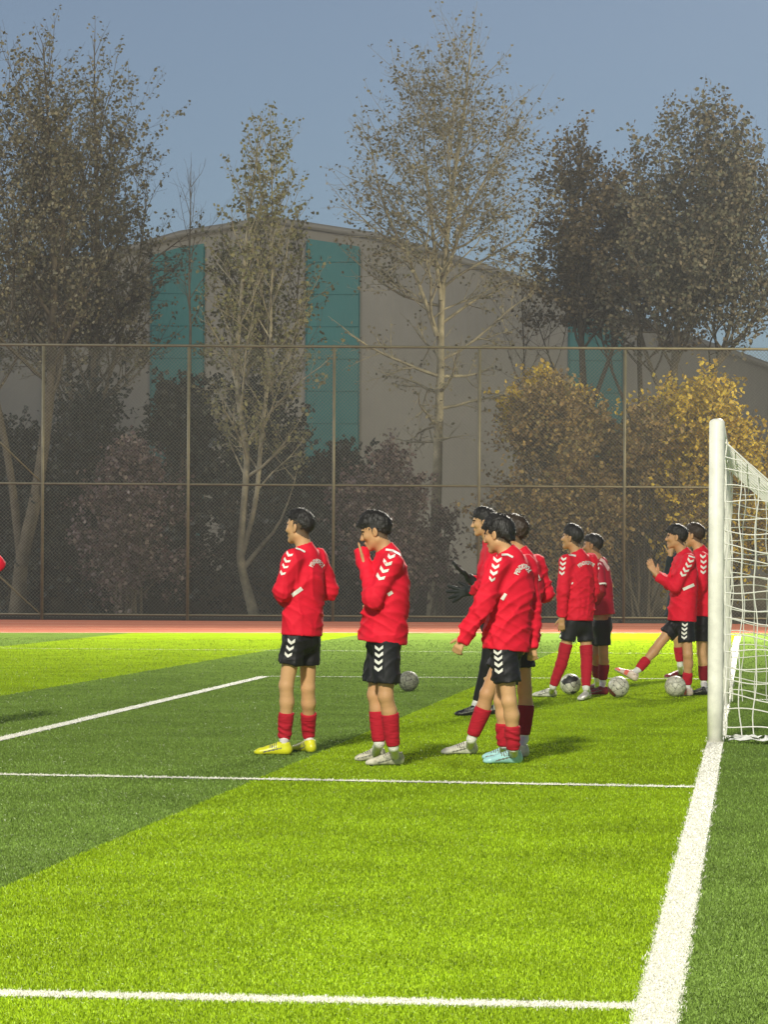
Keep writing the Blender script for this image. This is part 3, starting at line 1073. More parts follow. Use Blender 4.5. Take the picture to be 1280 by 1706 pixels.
    ha = st.get('amp', .004)
    def hdisp(p): return ha * np.sin(p @ hd1 + 2.2 * np.sin(p @ hd2 * .5)) + ha * .7 * np.sin(p @ hd2 * 1.9)
    V, Q = sculpt(hp, vh, hdisp, ha * 2)
    ns = 1500 if near else 900
    fi = hr.integers(0, len(Q), ns)
    c0 = V[Q[fi]].mean(1); nn = np.cross(V[Q[fi, 1]] - V[Q[fi, 0]], V[Q[fi, 2]] - V[Q[fi, 0]]); nn /= np.linalg.norm(nn, axis=1)[:, None] + 1e-9
    rel = c0 - q(-.03, 0, .10)
    flow = rel + f * .05 * (rel @ f > 0)[:, None] - u * .05; flow -= nn * (flow * nn).sum(1)[:, None]
    flow += hr.normal(size=(ns, 3)) * st.get('mess', .02); flow /= np.linalg.norm(flow, axis=1)[:, None] + 1e-9
    ln = hr.uniform(.010, .022, ns)[:, None] * st.get('len', 1.0); wd = .0024 if near else .0032
    sd_ = np.cross(flow, nn) * wd
    p1 = c0 - nn * .003; p2 = c0 + flow * ln * .55 + nn * .004; p3 = c0 + flow * ln + nn * hr.uniform(-.003, .004, ns)[:, None] * st.get('rough', .5)
    SV = np.stack([p1 - sd_, p1 + sd_, p2 + sd_ * .8, p2 - sd_ * .8, p3], 1).reshape(-1, 3)
    si = np.arange(ns)[:, None] * 5 + len(V)
    V = np.vstack([V, SV]); Q = [np.vstack([Q, si + np.array([[0, 1, 2, 3]])]), si + np.array([[3, 2, 4]])]
    link_mesh("hair", np_mesh("hair", V - bN, Q), M[st.get('mat', 'hair_black')], root)
    # ---- top
    w_, dp = S.get('w', .185), S.get('dp', .135)
    jm = M[S.get('top_mat', 'jacket')]
    upz = np.array([0, 0, 1.0])
    sh = (SL + SR) / 2
    low = waist * .5 + hem * .5
    secs = [(N - upz * .035 + 0 * f, .085, .070), (sh - upz * .05, w_ * .92, dp * .84), (sh - upz * .16, w_ * 1.0, dp), (waist, w_ * .97, dp * 1.0), (low, max(.172, w_), dp * 1.04), (hem, max(.178, w_ * S.get('hw', .98)), dp * S.get('hd', 1.08))]
    jp = [loft(secs, ax, .03, flat1=True),
          cone(N - upz * .03, SL - upz * .01, .062, .058, .04), cone(N - upz * .03, SR - upz * .01, .062, .058, .04)]
    nd = unit(H - u * .05 - N)
    jp.append(cone(N - nd * .03, N + nd * S.get('collar', .045), .075, .066, .02, flat1=True))
    jp.append(cone(N + nd * .01, N + nd * (S.get('collar', .045) + .03), .057, .057, .004, sub=True))
    short = S.get('short_sleeve')
    if short:
        sub = []
        for s_, e_, w2 in ((SL, EL, WL), (SR, ER, WR)):
            m_ = s_ + (e_ - s_) * .78
            jp.append(cone(s_, m_, .070, .066, .035, flat1=True))
            sub += [cone(s_, e_, .050, .045, .02), cone(e_, w2, .045, .036, .02, flat1=True)]
            mbw = MB(); dv = unit(e_ - s_); mbw.tube([m_ - dv * .014 - bN, m_ + dv * .004 - bN], .069, 20, False); mbw.build("sleeve_hem", M['print'], root, True)
        V, Q = sculpt(sub, vc, folds(S['seed'] + 5, .004, 40), .006)
        link_mesh("undershirt", np_mesh("undershirt", V - bN, Q), M['undershirt'], root)
    else:
        for s_, e_, w2 in ((SL, EL, WL), (SR, ER, WR)):
            fl1 = unit(w2 - e_)
            cw = w2 + fl1 * S.get('cuff', 0.0)
            jp += [cone(s_, e_, .071, .062, .035), cone(e_, e_ + (w2 - e_) * .8, .062, .048, .025), cone(e_ + (w2 - e_) * .72, cw, .047, S.get('cuffr', (.040, .040))[0 if s_ is SL else 1], .015, flat1=True)]
    base_f = folds(S['seed'], S.get('fold', .018), 19)
    arms = [(SL, EL, WL), (SR, ER, WR)]
    drag = unit(np.array(RIGHT) * .8 + upz * .75) * 31
    def jdisp(p):
        o = base_f(p)
        for n_, (s_, e_, w2) in enumerate(arms):          # cloth bunched round the bend of each elbow
            if short: break
            m_ = e_ * .8 + (s_ + w2) * .1
            r_2 = np.linalg.norm(p - m_, axis=1)
            axd = unit(w2 - s_)
            o = o - .009 * np.exp(-(r_2 / .12) ** 2) * (1 - np.abs(np.sin((p - m_) @ axd * 62 + n_ + 1.6 * np.sin(p @ drag * .5)))) ** 1.5
        low_ = np.clip((chest[2] - .02 - p[:, 2]) / .25, 0, 1)
        o = o - .009 * low_ * (1 - np.abs(np.sin(p @ drag + 2.0 * np.sin(p[:, 2] * 13 + S['seed'])))) ** 3
        fade = np.clip((np.linalg.norm(p - N, axis=1) - .085) / .09, 0, 1)
        hemf = np.clip((p[:, 2] - hem[2]) / .05, .25, 1)
        return o * fade * hemf
    V, Q = sculpt(jp, vc, jdisp, .034)
    V = smooth_mesh(V, Q, 1, .4)
    jacket = link_mesh("jersey" if short else "jacket", np_mesh("jacket", V - bN, Q), jm, root)
    # ---- shorts
    if not S.get('tights'):
        sp = [loft([(hipc + upz * .08, .120, .090), (hipc, .142, .108), (hipc - upz * .06, .150, .112)], ax, .04)]
        sl = S.get('short_len', .62)
        for h, k_ in ((HL, KL), (HR, KR)):
            e_ = h + (k_ - h) * sl
            sp.append(cone(h - upz * .03, e_, .084, .090 * S.get('sw', 1.0), .04, flat1=True))
        sp.append(half(hem + upz * .012, upz, .004))
        V, Q = sculpt(sp, vc, folds(S['seed'] + 1, .012, 26), .012)
        shorts = link_mesh("shorts", np_mesh("shorts", V - bN, Q), M['shorts'], root)
    else:
        sp = [loft([(hipc + upz * .12, .150, .110), (hipc, .160, .120), (hipc - upz * .05, .15, .12)], ax, .04)]
        for h, k_, a in ((HL, KL, AL), (HR, KR, AR)):
            sp += [cone(h, k_, .090, .060, .04), cone(k_, k_ + (a - k_) * .9, .062, .042, .03, flat1=True)]
        V, Q = sculpt(sp, vc, folds(S['seed'] + 1, .006, 26), .008)
        shorts = link_mesh("tights", np_mesh("tights", V - bN, Q), M['tights'], root)
    # ---- socks and boots
    st_, sb_ = S.get('sock', (.34, .82))
    boots = []
    for side_, (k_, a, heel, toe) in enumerate(((KL, AL, hL, tL), (KR, AR, hR, tR))):
        sh_ = a - k_
        ff = unit(toe - heel); ff[2] = 0
        tops = S.get('socktop', (st_, st_))[side_]
        if not S.get('tights'):
            pts = []
            tt = np.linspace(tops, sb_, 7)
            rr = [np.interp(t, [-.6, -.1, 0, .15, .32, 1.0], [.074, .066, .062, .059, .061, .043]) * lg for t in tt]
            bow = lambda t: k_ + sh_ * t - ff * .010 * math.exp(-((t - .32) / .3) ** 2) if t >= 0 else k_ + (k_ - (HL if side_ == 0 else HR)) * (t / 1.0)
            sp = []
            for i in range(6):
                sp.append(cone(bow(tt[i]), bow(tt[i + 1]), rr[i], rr[i + 1], .01, flat0=(i == 0), flat1=(i == 5)))
            sf = S.get('slouch', .003); sdir = unit(sh_) * 110
            ph = S['seed'] * 1.7
            def sdisp(p, sf=sf, sdir=sdir, ph=ph): return sf * np.sin(p @ sdir + 2.6 * np.sin(p[:, 0] * 34 + p[:, 2] * 21 + ph) + ph) * (.5 + .5 * np.sin(p[:, 1] * 30 + p[:, 2] * 37 + ph))
            V, Q = sculpt(sp, vb, sdisp, sf)
            link_mesh("sock", np_mesh("sock", V - bN, Q), M[S.get('sock_mat', ('sock_red', 'sock_red'))[side_]], root)
        wp = [cone(k_ + sh_ * (sb_ - .04), a, .037 * lg, .033, .01, flat0=True), cone(a, heel + unit(toe - heel) * .062 + np.array([0, 0, .055]), .0335, .031, .02)]
        V, Q = sculpt(wp, vb, folds(S['seed'] + 3, .003, 60), .004)
        link_mesh("ankle_sock", np_mesh("ankle_sock", V - bN, Q), M[S.get('ankle_mat', 'sock_white')], root)
        upv = np.array([0, 0, 1.0])
        if S.get('tilt') and side_ == S['tilt'][0]: upv = unit(np.array(RIGHT) * S['tilt'][1] + upz * S['tilt'][2])
        bp, sdv = boot_prims(heel, toe, upv)
        V, Q = sculpt(bp, vb)
        cz = (V[Q].mean(1) - heel) @ upv
        tt_ = (V[Q].mean(1) - heel) @ unit(toe - heel)
        mi = np.where(cz < .013, 1, 0)
        bm = S.get('boot', ('boot_white', 'boot_white'))[side_]
        if bm == 'boot_coral': mi[(cz > .02) & (tt_ > .12) & (np.sin(tt_ * 60) > -.2)] = 2
        else: mi[(cz > .018) & (tt_ > .07) & (tt_ < .20) & (np.abs(cz - .022 - (.20 - tt_) * .22) < .0045)] = 2
        if bm != 'boot_coral': mi[(cz > .050) & (tt_ > .10) & (tt_ < .16) & (np.sin(tt_ * 420) > .1)] = 2
        bo = link_mesh("boot", np_mesh("boot", V - bN, Q, mi), [M[bm], M[S.get('sole', 'sole')], M['coral'] if bm == 'boot_coral' else M['accent']], root)
        boots.append(bo)
    # ---- prints
    cast = raycaster([jacket]); scast = raycaster([shorts])
    ar = lambda k: S.get(k, [])
    if ar('chev'): decal("sleeve_chevrons", [chevron(*c) for c in S['chev']], cast, M['print'], base, root)
    if ar('schev'): decal("shorts_chevrons", [chevron(*c) for c in S['schev']], scast, M['print'], base, root)
    if ar('stripe'): decal("shoulder_stripe", [band(*c) for c in S['stripe']], cast, M['print_pink'] if S.get('pink') else M['print'], base, root, .15)
    if ar('dash'): decal("side_flash", [band(*c) for c in S['dash']], cast, M['print'], base, root)
    if ar('text'): decal("back_lettering", [arc_text(*c) for c in S['text']], cast, M['print'], base, root)
    for part in list(root.children):
        for nm, pars in (("sleeve_chevrons", jacket), ("shorts_chevrons", shorts), ("shoulder_stripe", jacket), ("side_flash", jacket), ("back_lettering", jacket)):
            if part.name.split('.')[0] == nm: part.parent = pars
    return root

# ---- the players
WORD = "PENDIKSPOR"
R_ = math.radians
PLAYERS = [
 # furthest left, yellow boots
 dict(d=24.4, seed=11, label="player in bright yellow boots standing left of the player covering his mouth",
      H=(500, 881, 0), hyaw=33, hpitch=3, skin=0, N=(509, 917, 0), SL=(487, 931, -.14), SR=(531, 930, .13),
      EL=(470, 985, -.17), WL=(474, 1003, .06), ER=(548, 984, .17), WR=(516, 1000, .25),
      handL=dict(d=(.6, .3, .8), side=(0, -1, 0), pix=1, curl=.5), handR=dict(d=(-.9, .2, .1), side=(0, -1, 0), pix=1, curl=.5),
      HL=(492, 1052, -.07), HR=(513, 1050, .08), KL=(477, 1142, -.06), KR=(513, 1146, .12), AL=(474, 1233, 0.02), AR=(514, 1230, .27),
      footL=(486, 1258, 424, 1257.5), footR=(523, 1255, 490, 1250), hem=(503, 1059, 0), w=.165, dp=.125, hw=.98, hd=1.05,
      sock=(.50, .97), slouch=.004, boot=('boot_yellow', 'boot_yellow'), sole='boot_yellow', short_len=.60,
      hair=dict(top=.014, back=.008, side=.000, cut=.034, slope=.60, amp=.0015, blobs=[((.06, 0, .10), (.088, 0, .088), .025, .016)]),
      chev=[(482, 924, 11, 8, .45), (478, 934, 11, 8, .5), (475, 944, 10, 8, .5), (471, 955, 9, 8, .45)],
      schev=[(485.5, 1069, 12, 10, .08), (483, 1080, 12, 10, .12), (480, 1091, 12, 10, .15)],
      stripe=[([(493, 914), (500, 916), (508, 920)], 3.0)], dash=[([(486, 992), (495, 986), (503, 980)], 6.5)],
      text=[(WORD, ((517.5, 944), (527, 934.5), (539, 945)), 7.0)]),
 # hand before the mouth
 dict(d=22.97, seed=12, label="player covering his mouth with his sleeve, in scuffed off-white boots, second from left",
      H=(628, 888, 0), hyaw=12, hpitch=-14, skin=1, N=(646, 921, 0), SL=(654, 938, -.17), SR=(641, 938, .15),
      EL=(622, 998, -.20), WL=(609, 946, -.07), ER=(655, 1000, .18), WR=(632, 1012, .02),
      handL=dict(d=(-.27, -1, .03), side=(0, -.1, 1), pix=1, curl=.03, thumb=0), handR=dict(d=(-1, .2, .3), side=(0, -1, 0), pix=1, curl=1.6),
      HL=(645, 1052, -.09), HR=(636, 1052, .08), KL=(643, 1160, -.10), KR=(625, 1158, .08), AL=(656, 1245, -.02), AR=(632, 1238, .10),
      footL=(673, 1275, 610, 1276), footR=(640, 1268, 594, 1268.5), hem=(638, 1070, 0), w=.175, dp=.148, hw=1.0, hd=1.12,
      sock=(.33, .96), slouch=.0012, boot=('boot_cream', 'boot_cream'), short_len=.80, sw=1.06, cuff=.15, cuffr=(.055, .04),
      hair=dict(top=.027, back=.008, side=.004, cut=.012, slope=.50, amp=.0016, nape=-.055, blobs=[((.03, 0, .115), (.105, 0, .070), .045, .026), ((.05, .03, .10), (.10, .03, .065), .03, .02)]),
      chev=[(651, 927, 14, 11, .25), (645.5, 938, 14, 11, .35), (640, 950, 14, 11, .4), (634, 962, 14, 11, .42)],
      schev=[(632, 1080, 13, 10.5, 0), (632, 1091, 13, 10.5, 0), (631.5, 1102.5, 13, 10.5, 0), (631, 1114, 13, 10.5, .02)],
      stripe=[([(643, 916), (655, 918), (668, 925)], 3.6)], dash=[([(646, 991), (654, 986)], 6)]),
 # pale blue boots, nearest the camera of the middle group
 dict(d=23.3, seed=13, label="player in pale blue boots at the front, one arm held out, lettering on his back",
      H=(832, 893, 0), hyaw=30, hpitch=-10, skin=0, N=(850, 924, 0), SL=(829, 941, -.14), SR=(877, 941, .14),
      EL=(806, 1004, -.22), WL=(775, 1061, -.22), ER=(888, 1008, .13), WR=(888, 1070, .08),
      handL=dict(d=(-.5, .85, 0), side=(-1, 0, .3), pix=1, curl=1.2), handR=dict(d=(-.02, 1, 0), side=(-1, 0, .2), pix=1, curl=1.3),
      HL=(838, 1060, -.08), HR=(852, 1060, .09), KL=(849, 1168, -.10), KR=(836, 1168, .10), AL=(856, 1246, -.02), AR=(840, 1240, .15),
      footL=(871, 1272, 806, 1272.5), footR=(855, 1266, 806, 1266), hem=(843, 1083, 0), w=.178, dp=.142, hw=1.02, hd=1.08,
      sock=(.53, 1.02), slouch=.004, boot=('boot_blue', 'boot_blue'), sole='boot_blue', short_len=.72, sw=1.1, cuff=.045,
      hair=dict(top=.025, back=.014, side=.007, cut=-.012, slope=.42, amp=.0018, mess=.035, nape=-.052, blobs=[((.02, 0, .11), (.095, 0, .070), .045, .026), ((-.08, .03, .0), (-.085, .02, -.035), .03, .024), ((-.08, -.03, .0), (-.085, -.02, -.035), .03, .024)]),
      chev=[(828, 925, 7, 6, .1), (829, 933, 13, 10, .1), (826, 944, 12, 10, .12), (823, 954.5, 12, 10, .15), (820, 965, 9, 9, .2)],
      schev=[(830, 1087, 13, 10, 0), (831, 1096.5, 13, 10.5, 0), (831.5, 1107, 13, 10.5, 0), (832, 1118, 13, 10.5, 0)],
      stripe=[([(836, 925), (846, 924.5), (855, 929)], 3.4)], dash=[([(837, 999), (843, 989)], 5)],
      text=[(WORD, ((860, 957), (871, 943.5), (884, 953)), 8.0)]),
 # striding behind him
 dict(d=24.3, seed=14, label="player half hidden behind the one in pale blue boots, one white boot stepping forward",
      H=(855, 891, 0), hyaw=25, hpitch=0, skin=1, N=(869, 925, 0), SL=(852, 940, -.14), SR=(893, 940, .14),
      EL=(850, 1000, -.2), WL=(822, 1010, -.1), ER=(908, 988, .18), WR=(880, 1002, .26),
      HL=(858, 1052, -.06), HR=(866, 1052, .08), KL=(812, 1156, -.05), KR=(875, 1150, .08), AL=(786, 1232, .02), AR=(873, 1232, .08),
      footL=(796, 1257, 736, 1257.5), footR=(880, 1262, 830, 1261), hem=(866, 1068, 0.05), w=.17, dp=.13,
      sock=(.30, .90), slouch=.0015, boot=('boot_white', 'boot_white'), short_len=.62, sock_mat=('sock_red', 'sock_dark'),  # rear sock of the pair in darker red: its shade put into the colour
      hair=dict(top=.018, back=.014, side=.002, cut=.02, slope=.6, amp=.0018, mat='hair_brown'),
      text=[(WORD, ((887, 947), (894, 957), (899, 968)), 6.0)]),
 # goalkeeper
 dict(d=30.9, seed=15, label="goalkeeper in big black gloves, black tights and black boots",
      H=(807, 872, 0), hyaw=8, hpitch=-4, skin=0, N=(819, 903, 0), SL=(823, 918, -.17), SR=(817, 918, .17),
      EL=(812, 972, -.24), WL=(788, 984, -.10), ER=(806, 968, .22), WR=(786, 966, .10), gloves=True,
      handL=dict(d=(-1, .18, .25), side=(-.2, -1, 0), pix=1, curl=.12, spread=.45), handR=dict(d=(-.75, -.62, -.15), side=(-.4, -.3, -.8), pix=1, curl=.15, spread=.35),
      HL=(824, 1032, -.08), HR=(820, 1032, .08), KL=(812, 1108, -.06), KR=(826, 1110, .1), AL=(793, 1174, 0), AR=(830, 1172, .1),
      footL=(803, 1193, 759, 1193), footR=(838, 1191, 800, 1190.5), hem=(820, 1036, 0), w=.175, dp=.135, tights=True, boot=('boot_black', 'boot_black'), sole='boot_black',
      hair=dict(top=.022, back=.014, side=.006, cut=.004, slope=.6, amp=.0015)),
 # back turned, red socks over the knees
 dict(d=34.8, seed=16, near=False, label="player with red socks over his knees, standing at the black and white ball",
      H=(954, 898, 0), hyaw=25, hpitch=6, skin=1, N=(964, 924, 0), SL=(943, 935, -.13), SR=(985, 934, .13),
      EL=(938, 985, -.18), WL=(937, 1028, -.16), ER=(990, 985, .16), WR=(978, 1018, .22),
      handL=dict(d=(-.05, 1, 0), side=(-1, 0, .2), pix=1, curl=.8),
      HL=(954, 1030, -.07), HR=(974, 1030, .08), KL=(941, 1086, -.05), KR=(978, 1090, .05), AL=(922, 1144, 0), AR=(977, 1146, -.05),
      footL=(928, 1162, 888, 1161), footR=(982, 1164, 966, 1168), hem=(963, 1034, 0), w=.182, dp=.132,
      sock=(-.25, .96), slouch=.0015, boot=('boot_white', 'boot_white'), short_len=.66,
      hair=dict(top=.026, back=.012, side=.004, cut=.006, slope=.55, amp=.0015, nape=-.06),
      chev=[(939.5, 931, 9, 7, .15), (938.5, 939, 9, 7.5, .1), (938, 947, 8.5, 7.5, .05), (937, 955, 8, 7.5, .05)],
      schev=[(933, 1053, 7, 7, 0), (932.5, 1060, 7, 7, 0)],
      stripe=[([(948, 924), (960, 926.5)], 3.0)], dash=[([(953, 971), (955, 972.5)], 4)],
      text=[(WORD, ((964, 943.5), (977, 937.5), (991, 942.5)), 6.0)]),
 # short sleeves
 dict(d=36.1, seed=17, near=False, label="player in a short-sleeved jersey over a dark red undershirt, wearing maroon boots",
      H=(989, 911, 0), hyaw=20, hpitch=0, skin=2, N=(999, 935, 0), SL=(996, 948, -.15), SR=(1006, 948, .14),
      EL=(1002, 983, -.2), WL=(994, 1010, -.12), ER=(1008, 984, .18), WR=(994, 1006, .2), short_sleeve=True, top_mat='jersey',
      HL=(1004, 1035, -.08), HR=(1003, 1035, .08), KL=(1006, 1088, -.06), KR=(994, 1090, .08), AL=(1005, 1138, 0), AR=(996, 1132, .25),
      footL=(1013, 1158, 979, 1158), footR=(1003, 1152, 975, 1151), hem=(1003, 1024, 0), w=.165, dp=.135, collar=.02,
      sock=(.38, .86), sock_mat=('sock_dark', 'sock_dark'), boot=('boot_maroon', 'boot_maroon'), sole='boot_maroon', short_len=.76, slouch=.002,
      hair=dict(top=.008, back=.006, side=.002, cut=.016, slope=.62, amp=.0015),
      stripe=[([(995, 929), (1006, 935), (1015, 950)], 5)], pink=True, chev=[(996, 940, 7, 6, -.3), (996, 948, 7, 6, -.3)]),
 # clapping, foot on the ball
 dict(d=35.8, seed=18, near=False, label="player clapping beside the goal post with one foot resting on a ball",
      H=(1128, 897, 0), hyaw=8, hpitch=2, skin=1, N=(1141, 922, 0), SL=(1149, 933, -.15), SR=(1135, 933, .15),
      EL=(1126, 978, -.18), WL=(1097, 960, -.08), ER=(1118, 972, .18), WR=(1093, 956, .05),
      handL=dict(d=(-.55, -.8, .1), side=(.6, -.5, .2), pix=1, curl=.2), handR=dict(d=(-.45, -.85, -.1), side=(.6, -.5, -.2), pix=1, curl=.2),
      HL=(1143, 1030, -.08), HR=(1134, 1030, .08), KL=(1147, 1090, -.10), KR=(1100, 1072, .05), AL=(1146, 1141, -.02), AR=(1064, 1116, -.06),
      footL=(1155, 1160, 1119, 1161), footR=(1060, 1137, 1024, 1117, -.12, -.12), tilt=(1, .48, .88), hem=(1137, 1035, 0), w=.165, dp=.140,
      sock=(.62, .96), boot=('boot_coral', 'boot_coral'), short_len=.66, slouch=.002,
      hair=dict(top=.022, back=.016, side=.006, cut=.004, slope=.5, amp=.0018, nape=-.045, blobs=[((.03, 0, .105), (.098, 0, .072), .04, .022)]),
      chev=[(1151, 934, 10, 8, .35), (1147.5, 942, 10, 8, .4), (1143, 950, 10, 8, .45), (1138.5, 957, 10, 8, .45)],
      schev=[(1142, 1041, 9, 7, 0), (1141.5, 1048, 9, 7, 0), (1141, 1055, 9, 7, 0), (1141, 1062, 9, 7, 0)],
      stripe=[([(1148, 926), (1160, 930), (1168, 941)], 2.2)], dash=[([(1139, 982), (1157, 974)], 5)]),
 # behind the post
 dict(d=36.4, seed=19, near=False, label="brown-haired player in black boots standing between the clapping player and the goal post",
      H=(1158, 894, 0), hyaw=30, hpitch=0, skin=0, N=(1168, 918, 0), SL=(1170, 930, -.14), SR=(1186, 930, .14),
      EL=(1170, 975, -.18), WL=(1160, 1008, -.1), ER=(1192, 975, .15), WR=(1180, 1004, .2),
      HL=(1170, 1030, -.08), HR=(1178, 1030, .08), KL=(1170, 1088, -.06), KR=(1182, 1088, .08), AL=(1174, 1140, 0), AR=(1188, 1138, .2),
      footL=(1184, 1159, 1152, 1158), footR=(1196, 1154, 1172, 1153), hem=(1172, 1027, 0), w=.165, dp=.130,
      sock=(.40, .84), sock_mat=('sock_dark', 'sock_dark'), boot=('boot_black', 'boot_black'), sole='boot_black', short_len=.66, slouch=.0015,
      hair=dict(top=.018, back=.016, side=.004, cut=.008, slope=.6, amp=.0015, mat='hair_brown'),
      chev=[(1172, 927, 9, 7.5, .05), (1173, 936, 9, 7.5, 0), (1173, 945, 9, 7.5, 0), (1172.5, 953, 8, 7.5, 0)]),
 # dark top
 dict(d=41.4, seed=20, near=False, label="person in a dark navy top almost hidden behind the clapping player, with maroon boots",
      H=(1136, 897, 0), hyaw=20, hpitch=0, skin=1, N=(1138, 918, 0), SL=(1131, 930, -.14), SR=(1145, 930, .14),
      EL=(1114, 960, -.14), WL=(1118, 925, -.2), ER=(1148, 970, .15), WR=(1138, 990, .2), top_mat='navy',
      HL=(1126, 1012, -.07), HR=(1138, 1012, .08), KL=(1129, 1064, -.06), KR=(1138, 1064, .08), AL=(1134, 1108, 0), AR=(1143, 1108, .2),
      footL=(1140, 1129, 1108, 1130), footR=(1150, 1126, 1124, 1125), hem=(1127, 1030, 0), w=.165, dp=.130,
      handL=dict(d=(.1, -1, 0), side=(-1, 0, 0), pix=1, curl=.8),
      sock=(.30, .84), boot=('boot_maroon', 'boot_maroon'), sole='print', short_len=.66,
      hair=dict(top=.016, back=.012, side=.004, cut=.01, slope=.6, amp=.0015)),
 # at the left edge of the picture
 dict(d=28.0, seed=21, near=False, label="player in a red top at the left edge, only his elbow in view",
      H=(-48, 878, 0), hyaw=-30, hpitch=0, skin=1, N=(-44, 908, 0), SL=(-66, 922, -.12), SR=(-20, 922, .12),
      EL=(-74, 972, -.16), WL=(-70, 1010, -.1), ER=(-5, 940, .12), WR=(-24, 912, .1),
      HL=(-50, 1032, -.07), HR=(-36, 1032, .08), KL=(-52, 1110, -.06), KR=(-34, 1110, .08), AL=(-50, 1190, 0), AR=(-32, 1188, .1),
      footL=(-40, 1217, -84, 1217), footR=(-24, 1215, -60, 1214), hem=(-43, 1040, 0), w=.17, dp=.13,
      hair=dict(top=.016, back=.012, side=.004, cut=.01, slope=.6, amp=.0015)),
]
for S in PLAYERS: player(S)

# ---- footballs
M['ball_white'] = mat("ball_white_panel", (0.55, 0.54, 0.44), 0.45, 0.45, var=0.3, vscale=30)
M['ball_grey'] = mat("worn_grey_ball", (0.21, 0.21, 0.16), 0.6, 0.3, var=0.45, vscale=35)
M['ball_dark'] = mat("ball_dark_panel", (0.03, 0.03, 0.028), 0.5, 0.4)
M['ball_red'] = mat("ball_dark_red_panel", (0.16, 0.03, 0.025), 0.5, 0.4)
def football(u, v, vbot, label, pattern, mats, seed):
    c = G(u, vbot); r = 0.111
    # 32 panels: nearest of the 12 pentagon and 20 hexagon directions, seams pressed in
    ph = (1 + 5 ** .5) / 2
    pent = []
    for a in (-1, 1):
        for b in (-ph, ph): pent += [(0, a, b), (a, b, 0), (b, 0, a)]
    pent = np.array([unit(x) for x in pent])
    hexs = []
    for a in (-1, 1):
        for b in (-1, 1):
            for c_ in (-1, 1): hexs.append((a, b, c_))
            hexs += [(0, a / ph, b * ph), (a / ph, b * ph, 0), (a * ph, 0, b / ph)]
    hexs = np.array([unit(x) for x in hexs])
    rr = Matrix(np.linalg.qr(np.random.default_rng(seed).normal(size=(3, 3)))[0].tolist())
    Rm = np.array(rr)
    nu, nvv = 120, 72
    th = np.linspace(0, np.pi, nvv); al = np.arange(nu) * 2 * np.pi / nu
    V = np.stack([np.sin(th)[:, None] * np.cos(al), np.sin(th)[:, None] * np.sin(al), np.cos(th)[:, None] * np.ones(nu)], -1).reshape(-1, 3)
    def seam(X):
        dp_ = X @ pent.T @ np.eye(12) * 1.0
        d1 = np.concatenate([np.arccos(np.clip(X @ (pent @ Rm.T).T, -1, 1)) + .055, np.arccos(np.clip(X @ (hexs @ Rm.T).T, -1, 1))], 1)
        s = np.sort(d1, 1); return d1.argmin(1), s[:, 1] - s[:, 0]
    idx, gap = seam(V)
    rad = r * (1 - 0.018 * np.exp(-(gap / .035) ** 2))
    VV = V * rad[:, None]
    i = np.arange(nvv - 1)[:, None] * nu; j = np.arange(nu)[None, :]
    Q = np.stack([i + j, i + nu + j, i + nu + (j + 1) % nu, i + (j + 1) % nu], -1).reshape(-1, 4)
    cidx, cgap = seam(np.array([unit(x) for x in V[Q].mean(1)]))
    mi = np.where(cgap < .03, 2, np.where(pattern(cidx), 1, 0))
    o = link_mesh("football", np_mesh("football", VV, Q, mi), [M[m] for m in mats])
    o.location = (c.x, c.y, r * .985)
    tag(o, label, "ball", "footballs on the turf")
football(681, 1134, 1152, "worn grey football lying alone on the turf behind the player covering his mouth", lambda i: i == 99, ('ball_grey', 'ball_dark', 'ball_dark'), 1)
football(951, 1139, 1157, "white football with large black patches between the legs of the player in high red socks", lambda i: (i % 3 == 0) & (i < 26), ('ball_white', 'ball_dark', 'ball_dark'), 5)
football(1031, 1144, 1162, "white football with dark red patches held under the clapping player's boot", lambda i: (i % 5 == 0), ('ball_white', 'ball_red', 'ball_dark'), 3)
football(1126, 1143.5, 1161, "plain dirty white football at the standing foot of the clapping player", lambda i: i == 99, ('ball_white', 'ball_dark', 'ball_grey'), 4)

# ================================================================== TREES AND SHRUBS
LEAVES = {
 'plane':  [(0.066, 0.064, 0.036), (0.122, 0.112, 0.062), (0.175, 0.155, 0.090), (0.095, 0.088, 0.054), (0.24, 0.21, 0.135), (0.080, 0.086, 0.048)],
 'plane_green': [(0.080, 0.086, 0.036), (0.148, 0.144, 0.060), (0.21, 0.195, 0.085), (0.112, 0.104, 0.058), (0.165, 0.165, 0.055)],
 'brown':  [(0.080, 0.064, 0.036), (0.135, 0.102, 0.054), (0.19, 0.142, 0.074), (0.10, 0.090, 0.050)],
 'greygreen': [(0.075, 0.082, 0.058), (0.115, 0.115, 0.078), (0.16, 0.13, 0.082), (0.095, 0.090, 0.062)],
 'yellow': [(0.32, 0.21, 0.022), (0.50, 0.36, 0.035), (0.62, 0.47, 0.055), (0.36, 0.23, 0.03)],
 'copper': [(0.14, 0.092, 0.036), (0.27, 0.180, 0.058), (0.36, 0.26, 0.085), (0.18, 0.120, 0.050), (0.11, 0.078, 0.042), (0.22, 0.19, 0.06)],
 'plum':   [(0.040, 0.020, 0.024), (0.075, 0.042, 0.046), (0.15, 0.11, 0.105), (0.045, 0.028, 0.028), (0.22, 0.18, 0.16)],
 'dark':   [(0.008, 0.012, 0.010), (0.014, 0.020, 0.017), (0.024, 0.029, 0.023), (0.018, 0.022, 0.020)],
}
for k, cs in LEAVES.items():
    M['leaf_' + k] = mat("leaves_" + k, cs[0], 0.55, 0.35, island=cs, transl=0.25)

